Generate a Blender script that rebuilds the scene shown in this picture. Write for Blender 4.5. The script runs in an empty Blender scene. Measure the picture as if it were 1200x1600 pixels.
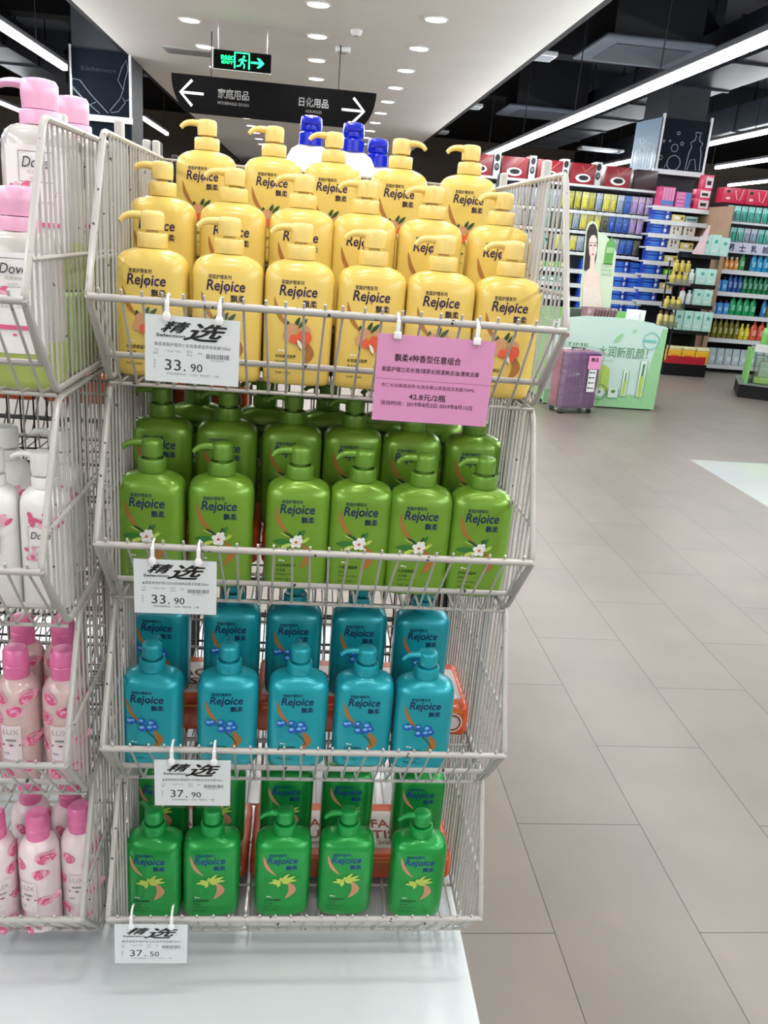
import bpy, bmesh, math, random
from mathutils import Vector, Matrix

# ------------------------------------------------------------------ camera, world, exposure
SC = bpy.context.scene
COL = SC.collection
random.seed(7)
PI = math.pi
EYE = 1.36                      # camera height over the floor
FOC = 1296.2                    # focal length in pixels of the 1200x1600 frame
YAW, PITCH, ROLL = .1087, -.3207, .0837
_f = Vector((math.sin(YAW) * math.cos(PITCH), math.cos(YAW) * math.cos(PITCH), math.sin(PITCH)))
_r0 = Vector((math.cos(YAW), -math.sin(YAW), 0))
_u0 = _r0.cross(_f)
_r = math.cos(ROLL) * _r0 + math.sin(ROLL) * _u0
_u = -math.sin(ROLL) * _r0 + math.cos(ROLL) * _u0
cam = bpy.data.cameras.new('camera')
cam.sensor_fit = 'VERTICAL'
cam.sensor_height = 36.0
cam.lens = FOC / 1600 * 36.0
cam.clip_start = .02
cam.clip_end = 200
camo = bpy.data.objects.new('camera', cam)
COL.objects.link(camo)
M = Matrix.Identity(4)
for i in range(3):
    M[i][0], M[i][1], M[i][2] = _r[i], _u[i], -_f[i]
M[2][3] = EYE
camo.matrix_world = M
SC.camera = camo

SC.view_settings.view_transform = 'Standard'
SC.view_settings.look = 'None'
SC.view_settings.gamma = 1
SC.view_settings.use_curve_mapping = False
SC.view_settings.exposure = 0.0
SC.cycles.max_bounces = 6
SC.cycles.diffuse_bounces = 3
SC.cycles.glossy_bounces = 3
SC.cycles.transmission_bounces = 4
SC.cycles.transparent_max_bounces = 10
SC.cycles.caustics_reflective = False
SC.cycles.caustics_refractive = False
SC.cycles.sample_clamp_indirect = 4.0

wd = bpy.data.worlds.new('fill_world')
SC.world = wd
wd.use_nodes = True
wd.node_tree.nodes['Background'].inputs[0].default_value = (1.0, .98, .95, 1)
wd.node_tree.nodes['Background'].inputs[1].default_value = .6  # added fill, brightens ceiling and rack fronts from behind the camera

DOWNLIGHT_W = 8.5              # watts of each recessed downlight
STRIP_W = 11.0                  # watts per metre-run module of the hanging strip lamps
SIDE_W = 6.5                  # what each side of a tube cover gives off per metre run
DOWN_EMIT, STRIP_EMIT = 14.0, 16.0

def at(u, v, y):
    """world point on the plane at distance y seen at photo pixel (u, v): used to read sizes off the photograph"""
    d = _r * ((u - 600) / FOC) + _u * ((800 - v) / FOC) + _f
    p = d * (y / d.y)
    return Vector((p.x, p.y, p.z + EYE))

# ------------------------------------------------------------------ materials
def lin(c):
    return tuple(((x / 255) / 12.92) if x / 255 <= .04045 else (((x / 255) + .055) / 1.055) ** 2.4 for x in c)

_mats = {}
def mat(name, rgb, rough=.4, metal=0.0, coat=0.0, var=.05, scale=30, emit=None, alpha=1.0, trans=0.0, spec=.5, chips=False, bump=0.0):
    if name in _mats:
        return _mats[name]
    m = bpy.data.materials.new(name)
    m.use_nodes = True
    nt = m.node_tree
    b = nt.nodes['Principled BSDF']
    c = lin(rgb)
    tc = nt.nodes.new('ShaderNodeTexCoord')
    nz = nt.nodes.new('ShaderNodeTexNoise')
    nz.inputs['Scale'].default_value = scale
    nz.inputs['Detail'].default_value = 3
    nt.links.new(tc.outputs['Object'], nz.inputs['Vector'])
    rp = nt.nodes.new('ShaderNodeValToRGB')
    rp.color_ramp.elements[0].position = .3
    rp.color_ramp.elements[1].position = .7
    rp.color_ramp.elements[0].color = tuple(max(0, x * (1 - var)) for x in c) + (1,)
    rp.color_ramp.elements[1].color = tuple(min(1, x * (1 + var)) for x in c) + (1,)
    nt.links.new(nz.outputs['Fac'], rp.inputs['Fac'])
    out = rp.outputs['Color']
    if chips:
        n2 = nt.nodes.new('ShaderNodeTexNoise')
        n2.inputs['Scale'].default_value = 75
        n2.inputs['Detail'].default_value = 2
        nt.links.new(tc.outputs['Object'], n2.inputs['Vector'])
        r2 = nt.nodes.new('ShaderNodeValToRGB')
        r2.color_ramp.interpolation = 'CONSTANT'
        r2.color_ramp.elements[0].color = (0, 0, 0, 1)
        r2.color_ramp.elements[1].color = (1, 1, 1, 1)
        r2.color_ramp.elements[1].position = .705
        nt.links.new(n2.outputs['Fac'], r2.inputs['Fac'])
        mx = nt.nodes.new('ShaderNodeMixRGB')
        mx.inputs['Color2'].default_value = (.03, .028, .026, 1)
        nt.links.new(r2.outputs['Color'], mx.inputs['Fac'])
        nt.links.new(out, mx.inputs['Color1'])
        out = mx.outputs['Color']
    nt.links.new(out, b.inputs['Base Color'])
    b.inputs['Roughness'].default_value = rough
    b.inputs['Metallic'].default_value = metal
    b.inputs['Specular IOR Level'].default_value = spec
    b.inputs['Coat Weight'].default_value = coat
    b.inputs['Coat Roughness'].default_value = .15
    b.inputs['Transmission Weight'].default_value = trans
    b.inputs['Alpha'].default_value = alpha
    if bump:
        bp = nt.nodes.new('ShaderNodeBump')
        bp.inputs['Strength'].default_value = bump
        bp.inputs['Distance'].default_value = .01
        nt.links.new(nz.outputs['Fac'], bp.inputs['Height'])
        nt.links.new(bp.outputs['Normal'], b.inputs['Normal'])
    if emit:
        nt.links.new(out, b.inputs['Emission Color'])
        b.inputs['Emission Strength'].default_value = emit
    _mats[name] = m
    return m

def film(name, amount=.12, rough=.08, tint=(255, 255, 255), wrinkle=0):
    """clear plastic film: mostly see-through with a glossy skin"""
    if name in _mats:
        return _mats[name]
    m = bpy.data.materials.new(name)
    m.use_nodes = True
    nt = m.node_tree
    nt.nodes.remove(nt.nodes['Principled BSDF'])
    tr = nt.nodes.new('ShaderNodeBsdfTransparent')
    tr.inputs[0].default_value = lin(tint) + (1,)
    gl = nt.nodes.new('ShaderNodeBsdfGlossy')
    gl.inputs['Roughness'].default_value = rough
    mx = nt.nodes.new('ShaderNodeMixShader')
    mx.inputs[0].default_value = amount
    nt.links.new(tr.outputs[0], mx.inputs[1])
    nt.links.new(gl.outputs[0], mx.inputs[2])
    if wrinkle:
        tc = nt.nodes.new('ShaderNodeTexCoord')
        mp = nt.nodes.new('ShaderNodeMapping')
        mp.inputs['Rotation'].default_value = (0, .6, 0)
        mp.inputs['Scale'].default_value = (3, 3, 14)
        nz = nt.nodes.new('ShaderNodeTexNoise')
        nz.inputs['Scale'].default_value = 2.2
        nz.inputs['Detail'].default_value = 5
        bp = nt.nodes.new('ShaderNodeBump')
        bp.inputs['Strength'].default_value = wrinkle
        bp.inputs['Distance'].default_value = .05
        nt.links.new(tc.outputs['Object'], mp.inputs[0])
        nt.links.new(mp.outputs[0], nz.inputs['Vector'])
        nt.links.new(nz.outputs['Fac'], bp.inputs['Height'])
        nt.links.new(bp.outputs[0], gl.inputs['Normal'])
    nt.links.new(mx.outputs[0], nt.nodes['Material Output'].inputs[0])
    _mats[name] = m
    return m

# ------------------------------------------------------------------ objects
def tag(o, label, cat, group=None, kind=None):
    o['label'] = label
    o['category'] = cat
    if group: o['group'] = group
    if kind: o['kind'] = kind
    return o

def thing(name, label, cat, loc=(0, 0, 0), rotz=0, group=None):
    o = bpy.data.objects.new(name, None)
    o.empty_display_size = .05
    COL.objects.link(o)
    o.location = loc
    o.rotation_euler = (0, 0, rotz)
    return tag(o, label, cat, group)

def clone(o, loc=None, rotz=None, label=None, group=None, parent=None):
    c = o.copy()
    COL.objects.link(c)
    if parent is not None: c.parent = parent
    if loc is not None: c.location = loc
    if rotz is not None: c.rotation_euler = (0, 0, rotz)
    if label: c['label'] = label
    if group: c['group'] = group
    for ch in list(o.children):
        clone(ch, parent=c)
    return c

class MB:
    """collects shapes and links them as one mesh object"""
    def __init__(self):
        self.v, self.f, self.mi = [], [], []
    def add(self, vs, fs, mi=0):
        n = len(self.v)
        self.v += [tuple(p) for p in vs]
        self.f += [tuple(i + n for i in q) for q in fs]
        self.mi += [mi] * len(fs)
        return self
    def box(self, x0, x1, y0, y1, z0, z1, mi=0):
        return self.add([(x0, y0, z0), (x1, y0, z0), (x1, y1, z0), (x0, y1, z0), (x0, y0, z1), (x1, y0, z1), (x1, y1, z1), (x0, y1, z1)],
                        [(0, 3, 2, 1), (4, 5, 6, 7), (0, 1, 5, 4), (1, 2, 6, 5), (2, 3, 7, 6), (3, 0, 4, 7)], mi)
    def loft(self, rings, mi=0, cap0=True, cap1=True):
        n = len(rings[0])
        vs = [p for r in rings for p in r]
        fs = []
        for k in range(len(rings) - 1):
            for i in range(n):
                j = (i + 1) % n
                fs.append((k * n + i, k * n + j, (k + 1) * n + j, (k + 1) * n + i))
        if cap0: fs.append(tuple(range(n - 1, -1, -1)))
        if cap1: fs.append(tuple((len(rings) - 1) * n + i for i in range(n)))
        return self.add(vs, fs, mi)
    def lathe(self, prof, n=20, c=(0, 0), mi=0):
        rings = [[(c[0] + r * math.cos(2 * PI * i / n), c[1] + r * math.sin(2 * PI * i / n), z) for i in range(n)] for r, z in prof]
        return self.loft(rings, mi)
    def rbox(self, x0, x1, y0, y1, z0, z1, r, mi=0, seg=4, re=None):
        """box with rounded vertical corners and softened top and bottom edges"""
        re = min(r, (z1 - z0) / 2) if re is None else re
        def ring(ins, z):
            pts = []
            rr = max(r - ins, .0004)
            for cx, cy, a0 in ((x1 - r, y1 - r, 0), (x0 + r, y1 - r, PI / 2), (x0 + r, y0 + r, PI), (x1 - r, y0 + r, 1.5 * PI)):
                for k in range(seg + 1):
                    a = a0 + PI / 2 * k / seg
                    pts.append((cx + rr * math.cos(a), cy + rr * math.sin(a), z))
            return pts
        rings = []
        for k in range(seg + 1):
            a = PI / 2 * k / seg
            rings.append(ring(re * (1 - math.sin(a)), z0 + re * (1 - math.cos(a))))
        for k in range(seg + 1):
            a = PI / 2 * k / seg
            rings.append(ring(re * (1 - math.cos(a)), z1 - re * (1 - math.sin(a))))
        return self.loft(rings, mi)
    def tube(self, pts, r, n=6, closed=False, mi=0, radii=None, flat=1.0):
        P = [Vector(p) for p in pts]
        m = len(P)
        T = []
        for i in range(m):
            if closed:
                t = (P[(i + 1) % m] - P[i]).normalized() + (P[i] - P[i - 1]).normalized()
            elif i == 0: t = P[1] - P[0]
            elif i == m - 1: t = P[-1] - P[-2]
            else: t = (P[i + 1] - P[i]).normalized() + (P[i] - P[i - 1]).normalized()
            T.append(t.normalized())
        up = Vector((0, 0, 1)) if abs(T[0].z) < .9 else Vector((0, 1, 0))
        nrm = T[0].cross(up).normalized()
        rings = []
        for i in range(m):
            nrm = (nrm - T[i] * nrm.dot(T[i])).normalized()
            b = T[i].cross(nrm)
            k = 1.0
            if 0 < i < m - 1 or closed:
                d = (P[(i + 1) % m] - P[i]).normalized()
                k = 1 / max(.5, T[i].dot(d))
            rr = (radii[i] if radii else r)
            rings.append([P[i] + nrm * (math.cos(2 * PI * j / n) * rr * k) + b * (math.sin(2 * PI * j / n) * rr * k * flat) for j in range(n)])
        if closed:
            vs = [p for q in rings for p in q]
            fs = []
            for i in range(m):
                i2 = (i + 1) % m
                for j in range(n):
                    j2 = (j + 1) % n
                    fs.append((i * n + j, i * n + j2, i2 * n + j2, i2 * n + j))
            return self.add(vs, fs, mi)
        return self.loft(rings, mi)
    def rod(self, a, b, r, n=6, mi=0):
        return self.tube([a, b], r, n, mi=mi)
    def prism(self, pts, y0, y1, mi=0):
        """outline in x,z pushed from y0 to y1 (y0 faces the viewer)"""
        n = len(pts)
        vs = [(x, y0, z) for x, z in pts] + [(x, y1, z) for x, z in pts]
        fs = [tuple(range(n)), tuple(range(2 * n - 1, n - 1, -1))]
        fs += [((i + 1) % n, i, i + n, (i + 1) % n + n) for i in range(n)]
        return self.add(vs, fs, mi)
    def build(self, name, mats, parent=None, loc=None, smooth=True, ang=38):
        me = bpy.data.meshes.new(name)
        me.from_pydata(self.v, [], self.f)
        if not isinstance(mats, (list, tuple)): mats = [mats]
        for m in mats: me.materials.append(m)
        me.polygons.foreach_set('material_index', self.mi)
        bm = bmesh.new()
        bm.from_mesh(me)
        bmesh.ops.recalc_face_normals(bm, faces=bm.faces)
        bm.to_mesh(me)
        bm.free()
        if smooth:
            me.shade_smooth()
            me.set_sharp_from_angle(angle=math.radians(ang))
        me.update()
        o = bpy.data.objects.new(name, me)
        COL.objects.link(o)
        if parent is not None: o.parent = parent
        if loc is not None: o.location = loc
        return o

_txt = {}
def text2d(s, bold=0.0, shear=0.0):
    """outline of a line of writing as verts and faces, cap height about .7, starting at x = 0"""
    key = (s, bold, shear)
    if key not in _txt:
        cu = bpy.data.curves.new('writing', 'FONT')
        cu.body = s
        cu.size = 1
        cu.offset = bold
        cu.shear = shear
        cu.resolution_u = 3
        o = bpy.data.objects.new('writing', cu)
        COL.objects.link(o)
        bpy.context.view_layer.update()
        me = bpy.data.meshes.new_from_object(o.evaluated_get(bpy.context.evaluated_depsgraph_get()))
        vs = [(v.co.x, v.co.y) for v in me.vertices]
        fs = [tuple(p.vertices) for p in me.polygons]
        bpy.data.objects.remove(o)
        bpy.data.curves.remove(cu)
        bpy.data.meshes.remove(me)
        _txt[key] = (vs, fs)
    return _txt[key]

class Art:
    """flat printing: polygons in x,z with a material each, laid on a surface by a mapping"""
    def __init__(self):
        self.v, self.f, self.mi = [], [], []
        self.lay = 0
    def raw(self, vs, fs, mi, lay):
        n = len(self.v)
        self.v += [(x, z, lay) for x, z in vs]
        self.f += [tuple(i + n for i in q) for q in fs]
        self.mi += [mi] * len(fs)
    def poly(self, pts, mi, lay=0):
        self.raw(pts, [tuple(range(len(pts)))], mi, lay)
    def ell(self, cx, cz, rx, rz, mi, lay=0, rot=0, n=18):
        c, s = math.cos(rot), math.sin(rot)
        pts = []
        for i in range(n):
            a = 2 * PI * i / n
            x, z = rx * math.cos(a), rz * math.sin(a)
            pts.append((cx + x * c - z * s, cz + x * s + z * c))
        self.poly(pts, mi, lay)
    def rect(self, x0, x1, z0, z1, mi, lay=0):
        self.poly([(x0, z0), (x1, z0), (x1, z1), (x0, z1)], mi, lay)
    def leaf(self, x0, z0, x1, z1, w, mi, lay=0, bend=0, n=8):
        d = Vector((x1 - x0, z1 - z0))
        p = Vector((-d.y, d.x)).normalized()
        L, Rr = [], []
        for i in range(n + 1):
            t = i / n
            h = w * math.sin(PI * t) ** .8 / 2
            c = Vector((x0, z0)) + d * t + p * bend * math.sin(PI * t)
            L.append(c + p * h)
            Rr.append(c - p * h)
        vs = [tuple(q) for q in L] + [tuple(q) for q in Rr]
        self.raw(vs, [(i, i + 1, n + 2 + i, n + 1 + i) for i in range(n)], mi, lay)
    def line(self, pts, w, mi, lay=0):
        vs, fs = [], []
        for i, p in enumerate(pts):
            a = Vector(pts[max(i - 1, 0)])
            b = Vector(pts[min(i + 1, len(pts) - 1)])
            d = (b - a)
            q = Vector((-d.y, d.x)).normalized() * w / 2
            vs += [tuple(Vector(p) + q), tuple(Vector(p) - q)]
        fs = [(2 * i, 2 * i + 1, 2 * i + 3, 2 * i + 2) for i in range(len(pts) - 1)]
        self.raw(vs, fs, mi, lay)
    def ring(self, cx, cz, r, w, mi, lay=0, n=20):
        self.line([(cx + r * math.cos(2 * PI * i / n), cz + r * math.sin(2 * PI * i / n)) for i in range(n + 1)], w, mi, lay)
    def text(self, s, x, z, w=None, h=None, mi=0, lay=0, bold=0.0, shear=0.0):
        """writing whose box starts at (x, z); w and h stretch it to that size (one alone keeps the shape)"""
        vs, fs = text2d(s, 0.0, shear)
        if not vs: return
        x0, x1 = min(p[0] for p in vs), max(p[0] for p in vs)
        z0, z1 = min(p[1] for p in vs), max(p[1] for p in vs)
        sx = w / (x1 - x0) if w else None
        sz = h / (z1 - z0) if h else None
        sx = sx or sz
        sz = sz or sx
        for dx, dz in (((-bold, 0), (bold, 0), (0, bold), (0, -bold)) if bold > 0 else ((0, 0),)):
            self.raw([(x + (a - x0 + dx) * sx, z + (b - z0 + dz) * sz) for a, b in vs], fs, mi, lay)
    def build(self, name, mats, parent, fn=None, eps=.0003, loc=None):
        """fn(x, z) gives the y of the surface the print lies on; the viewer is towards -y"""
        fn = fn or (lambda x, z: 0.0)
        me = bpy.data.meshes.new(name)
        me.from_pydata([(x, fn(x, z) - eps * (1 + l), z) for x, z, l in self.v], [], self.f)
        for m in mats: me.materials.append(m)
        me.polygons.foreach_set('material_index', self.mi)
        me.update()
        # every printed face looks outwards
        bm = bmesh.new()
        bm.from_mesh(me)
        bm.normal_update()
        bmesh.ops.reverse_faces(bm, faces=[f for f in bm.faces if f.normal.y > 0])
        bm.to_mesh(me)
        bm.free()
        o = bpy.data.objects.new(name, me)
        COL.objects.link(o)
        if parent is not None: o.parent = parent
        if loc is not None: o.location = loc
        return o

ORD = ['first', 'second', 'third', 'fourth', 'fifth', 'sixth', 'seventh', 'eighth', 'ninth', 'tenth', 'eleventh', 'twelfth', 'thirteenth',
       'fourteenth', 'fifteenth', 'sixteenth', 'seventeenth', 'eighteenth', 'nineteenth', 'twentieth', 'twenty-first', 'twenty-second',
       'twenty-third', 'twenty-fourth', 'twenty-fifth', 'twenty-sixth', 'twenty-seventh', 'twenty-eighth', 'twenty-ninth', 'thirtieth']

# palette
ENAMEL = mat('white_enamel_wire', (176, 173, 168), .36, coat=.2, var=.05, scale=14, chips=True)
ENAMEL_CLEAN = mat('white_enamel', (190, 190, 187), .4, coat=.1, var=.03)
SHADE_BLACK_WIRE = mat('shade_black_wire', (26, 27, 30), .45, var=.2)  # black wire; its colour also takes in the shade behind the baskets
PLINTH = mat('white_gloss_board', (204, 208, 210), .16, coat=.5, var=.015, scale=4)
BLACK = mat('black_lacquer', (9, 10, 11), .55, var=.1, spec=.3)
DARK = mat('dark_steel', (24, 27, 33), .6, var=.15)
NAVY = mat('blackboard_navy', (16, 23, 35), .8, var=.12, scale=5, spec=.15)
WHITE_INK = mat('white_ink', (238, 238, 236), .6)
CHALK = mat('chalk_line', (128, 142, 154), .8)
PAPER = mat('white_card', (236, 239, 240), .65, var=.01)
BLACK_INK = mat('black_ink', (36, 36, 40), .7)
GREY_INK = mat('grey_ink', (120, 122, 126), .7)
PALE_INK = mat('pale_grey_ink', (168, 170, 174), .7)
SLEEVE = film('clear_card_sleeve', .05, .12, (252, 253, 253))
CLIPW = mat('clear_white_clip', (235, 235, 236), .25, coat=.4)
WHITE_SHELF = mat('white_shelf', (226, 229, 232), .4)

# ------------------------------------------------------------------ the room
def struct(o):
    o['kind'] = 'structure'
    return o

def tile_material():
    m = bpy.data.materials.new('stone_floor_tiles')
    m.use_nodes = True
    nt = m.node_tree
    b = nt.nodes['Principled BSDF']
    g = nt.nodes.new('ShaderNodeNewGeometry')
    sp = nt.nodes.new('ShaderNodeSeparateXYZ')
    nt.links.new(g.outputs['Position'], sp.inputs[0])
    ax = nt.nodes.new('ShaderNodeMath'); ax.operation = 'SUBTRACT'; ax.inputs[1].default_value = 1.3328 - .6825 * 40
    ay = nt.nodes.new('ShaderNodeMath'); ay.operation = 'SUBTRACT'; ay.inputs[1].default_value = .5806 - .3187 * 80
    nt.links.new(sp.outputs['Y'], ax.inputs[0])
    nt.links.new(sp.outputs['X'], ay.inputs[0])
    cb = nt.nodes.new('ShaderNodeCombineXYZ')
    nt.links.new(ax.outputs[0], cb.inputs['X'])
    nt.links.new(ay.outputs[0], cb.inputs['Y'])
    br = nt.nodes.new('ShaderNodeTexBrick')
    br.offset = .5
    br.offset_frequency = 2
    br.inputs['Scale'].default_value = 1
    br.inputs['Brick Width'].default_value = .6825
    br.inputs['Row Height'].default_value = .3187
    br.inputs['Mortar Size'].default_value = .0016
    br.inputs['Mortar Smooth'].default_value = .3
    br.inputs['Color1'].default_value = lin((122, 113, 104)) + (1,)
    br.inputs['Color2'].default_value = lin((117, 109, 101)) + (1,)
    br.inputs['Mortar'].default_value = lin((66, 59, 52)) + (1,)
    nt.links.new(cb.outputs[0], br.inputs['Vector'])
    nz = nt.nodes.new('ShaderNodeTexNoise')
    nz.inputs['Scale'].default_value = 3.5
    nz.inputs['Detail'].default_value = 5
    nt.links.new(g.outputs['Position'], nz.inputs['Vector'])
    mx = nt.nodes.new('ShaderNodeMixRGB')
    mx.blend_type = 'OVERLAY'
    mx.inputs['Fac'].default_value = .22
    nt.links.new(br.outputs['Color'], mx.inputs['Color1'])
    nt.links.new(nz.outputs['Fac'], mx.inputs['Color2'])
    nt.links.new(mx.outputs[0], b.inputs['Base Color'])
    b.inputs['Roughness'].default_value = .36
    b.inputs['Specular IOR Level'].default_value = .6
    return m

struct(MB().box(-14, 18, -9, 30, -.1, 0).build('floor', tile_material(), smooth=False))
POLISHED = mat('polished_white_tile', (196, 199, 193), .08, coat=.5, var=.02, scale=2)
struct(MB().box(2.80, 7.0, -3, 5.61, 0, .002).build('floor_trim', POLISHED, smooth=False))

CEILW = mat('white_ceiling_paint', (246, 245, 242), .75, var=.015, scale=2)
CEILB = mat('black_ceiling_paint', (17, 20, 27), .8, var=.25, scale=1.2)
CZ = EYE + 1.77
struct(MB().box(-2.24, 2.06, -8.8, 27.5, CZ, CZ + .12).build('ceiling', CEILW, smooth=False))
struct(MB().box(-14, 18, -9, 30, 4.6, 4.7).build('ceiling_upper', CEILB, smooth=False))
fasc = mat('dark_fascia_paint', (22, 24, 30), .8)
struct(MB().box(-2.30, -2.24, -8.8, 27.5, CZ + .004, 4.59).build('ceiling_fascia_left', fasc, smooth=False))
struct(MB().box(2.06, 2.12, -8.8, 27.5, CZ + .004, 4.59).build('ceiling_fascia_right', fasc, smooth=False))
WALLD = mat('dark_wall_paint', (52, 56, 64), .8, var=.06, scale=2)
struct(MB().box(-14.1, -14, -9, 30, 0, 4.6).build('wall_left', WALLD, smooth=False))
struct(MB().box(18, 18.1, -9, 30, 0, 4.6).build('wall_right', WALLD, smooth=False))
struct(MB().box(-14, 18, 30, 30.1, 0, 4.6).build('wall_far', mat('pale_far_wall_paint', (196, 184, 172), .8, var=.03, scale=2), smooth=False))
# no wall behind the camera, so the added world fill light enters there
# dark beams under the black ceiling
for i, (x0, x1, y0, y1, z0, z1) in enumerate([(2.12, 18, 9.2, 9.6, 4.0, 4.6), (2.12, 18, 13.0, 13.4, 4.0, 4.6), (2.12, 18, 17.0, 17.4, 4.0, 4.6),
                                              (-14, -2.3, 9.4, 9.8, 4.0, 4.6), (-14, -2.3, 14, 14.4, 4.0, 4.6), (-14, -2.3, 18.6, 19, 4.0, 4.6)]):
    struct(MB().box(x0, x1, y0, y1, z0, z1).build('ceiling_beam', CEILB, smooth=False))
duct = mat('black_duct_steel', (30, 34, 44), .45, metal=.3, var=.2, scale=3)
for x0, x1, y0, y1, z0, z1, lab in [(4.6, 5.3, 6, 20, 3.5, 3.95, 'square black air duct running over the strip lamp beside the aisle'),
                                    (7.0, 7.5, 6, 24, 3.5, 3.9, 'square black air duct farther over, behind the second strip lamp'),
                                    (-5.2, -4.5, 5, 22, 3.5, 3.95, 'square black air duct over the hanging lamp beside the household goods aisle')]:
    b = MB().box(x0, x1, y0, y1, z0, z1)
    y = y0 + .8
    while y < y1:
        b.box(x0 - .02, x1 + .02, y, y + .04, z0 - .02, z1 + .02)
        b.box((x0 + x1) / 2 - .01, (x0 + x1) / 2 + .01, y, y + .02, z1, 4.62)
        y += 1.6
    tag(b.build('air_duct', duct, smooth=False), lab, 'duct', 'black ceiling ducts')

# ------------------------------------------------------------------ lamps
LAMP = mat('lamp_diffuser', (255, 252, 246), .5, emit=DOWN_EMIT, var=.0)
TUBE = mat('tube_diffuser', (250, 252, 255), .5, emit=STRIP_EMIT, var=.0)
TRIM = mat('lamp_trim_white', (236, 236, 236), .5)

def area(name, parent, loc, rot, power, sx, sy=None, color=(1, .97, .93), disk=False):
    li = bpy.data.lights.new(name, 'AREA')
    li.energy = power
    li.color = color
    li.size = sx
    if disk: li.shape = 'DISK'
    else:
        li.shape = 'RECTANGLE'
        li.size_y = sy
    o = bpy.data.objects.new(name, li)
    COL.objects.link(o)
    o.parent = parent
    o.location = loc
    o.rotation_euler = rot
    return o

def downlight():
    t = thing('downlight', 'round recessed downlight', 'ceiling light')
    b = MB()
    n = 24
    ring = [(.088, -.001), (.104, -.001), (.106, -.007), (.102, -.012), (.092, -.012), (.088, -.006)]
    vs = [(r * math.cos(2 * PI * i / n), r * math.sin(2 * PI * i / n), z) for r, z in ring for i in range(n)]
    k = len(ring)
    fs = [(a * n + i, a * n + (i + 1) % n, ((a + 1) % k) * n + (i + 1) % n, ((a + 1) % k) * n + i) for a in range(k) for i in range(n)]
    b.add(vs, fs)
    b.build('trim_ring', TRIM, t)
    MB().lathe([(.0, -.0015), (.088, -.0015), (.088, -.004), (.07, -.008), (.0, -.009)], 24).build('diffuser', LAMP, t)
    area('lamp_light', t, (0, 0, -.03), (0, 0, 0), DOWNLIGHT_W, .17, disk=True)
    return t
dl0 = downlight()
used = False
LINES = [(-1.235, 'household goods side'), (-.04, 'middle'), (.955, 'non-food side')]
for li, (x, lname) in enumerate(LINES):
    seen = 0
    for k in range(-7, 14):
        y = (8.97, 7.87, 7.93)[li] + 1.2 * k
        if y < -7 or y > 25: continue
        vis = y > 7.5
        if vis:
            lab = f'round downlight in the {lname} line of the white ceiling, {ORD[seen]} in view'
            seen += 1
            grp = 'downlights ahead in the white ceiling'
        else:
            lab, grp = 'round recessed downlight in the white ceiling over the shopper', 'downlights overhead'
        if not used:
            dl0.location = (x, y, CZ); dl0['label'] = lab; dl0['group'] = grp
            used = True
        else:
            clone(dl0, (x, y, CZ), label=lab, group=grp)

def strip_lamp(x, y0, y1, z, label):
    """a run of tubes end to end, hung on thin rods"""
    t = thing('strip_lamp', label, 'ceiling light', (x, y0, z), group='hanging strip lamps')
    L = y1 - y0
    MB().box(-.05, .05, 0, L, .03, .07).build('housing', DARK, t, smooth=False)
    b = MB()
    n = max(1, round(L / 1.22))
    for k in range(n):
        b.rbox(-.032, .032, k * L / n + .008, (k + 1) * L / n - .008, -.024, .03, .012)
    b.build('tube_cover', TUBE, t)
    for k in range(int(L / 2.4) + 1):
        MB().rod((0, .2 + k * 2.4, .07), (0, .2 + k * 2.4, 4.6 - z), .006, 5).build('hanging_rod', DARK, t)
    m = max(1, round(L / 2.5))
    for k in range(m):
        area('tube_light', t, (0, (k + .5) * L / m, -.04), (0, 0, 0), STRIP_W * L / m, .09, L / m * .95, (.93, .97, 1))
        for sd in (-1, 1):
            area('tube_light', t, (sd * .06, (k + .5) * L / m, .01), (0, sd * -math.radians(118), 0), SIDE_W * L / m, .05, L / m * .95, (.95, .98, 1))
    return t
strip_lamp(2.85, -7.0, 15.6, 2.75, 'longest white strip lamp running beside the white ceiling over the main aisle')
strip_lamp(6.17, -7.0, 20.1, CZ, 'white strip lamp passing behind the blackboard column, second from the white ceiling')
strip_lamp(7.82, 12.2, 17.0, CZ, 'white strip lamp beyond the blackboard column, third from the white ceiling')
strip_lamp(9.77, 15.6, 20.4, CZ, 'short white strip lamp lowest over the red boxes, fourth from the white ceiling')
strip_lamp(-2.94, -7.0, 11.05, 2.90, 'white strip lamp over the pink pump bottles, ending at the blackboard column')
strip_lamp(-3.35, 17.8, 20.8, CZ, 'short white strip lamp seen beyond the blackboard column on the household goods side')
strip_lamp(-5.9, -7.0, 19.0, CZ, 'white strip lamp low behind the pink pump heads, farther from the white ceiling')

# ------------------------------------------------------------------ wire display racks
RIM = [1.2593, .9253, .5949, .2683]         # rim height of the four baskets over the floor
W = .62
RX = .034                                   # middle of the main rack
RY = 1.207                                  # plane of the upper front corners

def panel_z(y, up):
    """outline of a basket side over its rim: top or bottom at depth y"""
    if up: return .2 if y >= 0 else .2 * (1 + y / .105)
    return -.122 if y >= 0 else -.122 * (1 + y / .105)

def rounded(pts, r=.014, n=4):
    out = []
    m = len(pts)
    for i in range(m):
        p, a, c = Vector(pts[i]), Vector(pts[i - 1]), Vector(pts[(i + 1) % m])
        d0, d1 = (a - p).normalized(), (c - p).normalized()
        s, e = p + d0 * r, p + d1 * r
        for k in range(n + 1):
            t = k / n
            out.append((1 - t) ** 2 * s + 2 * t * (1 - t) * p + t * t * e)
    return out

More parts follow.
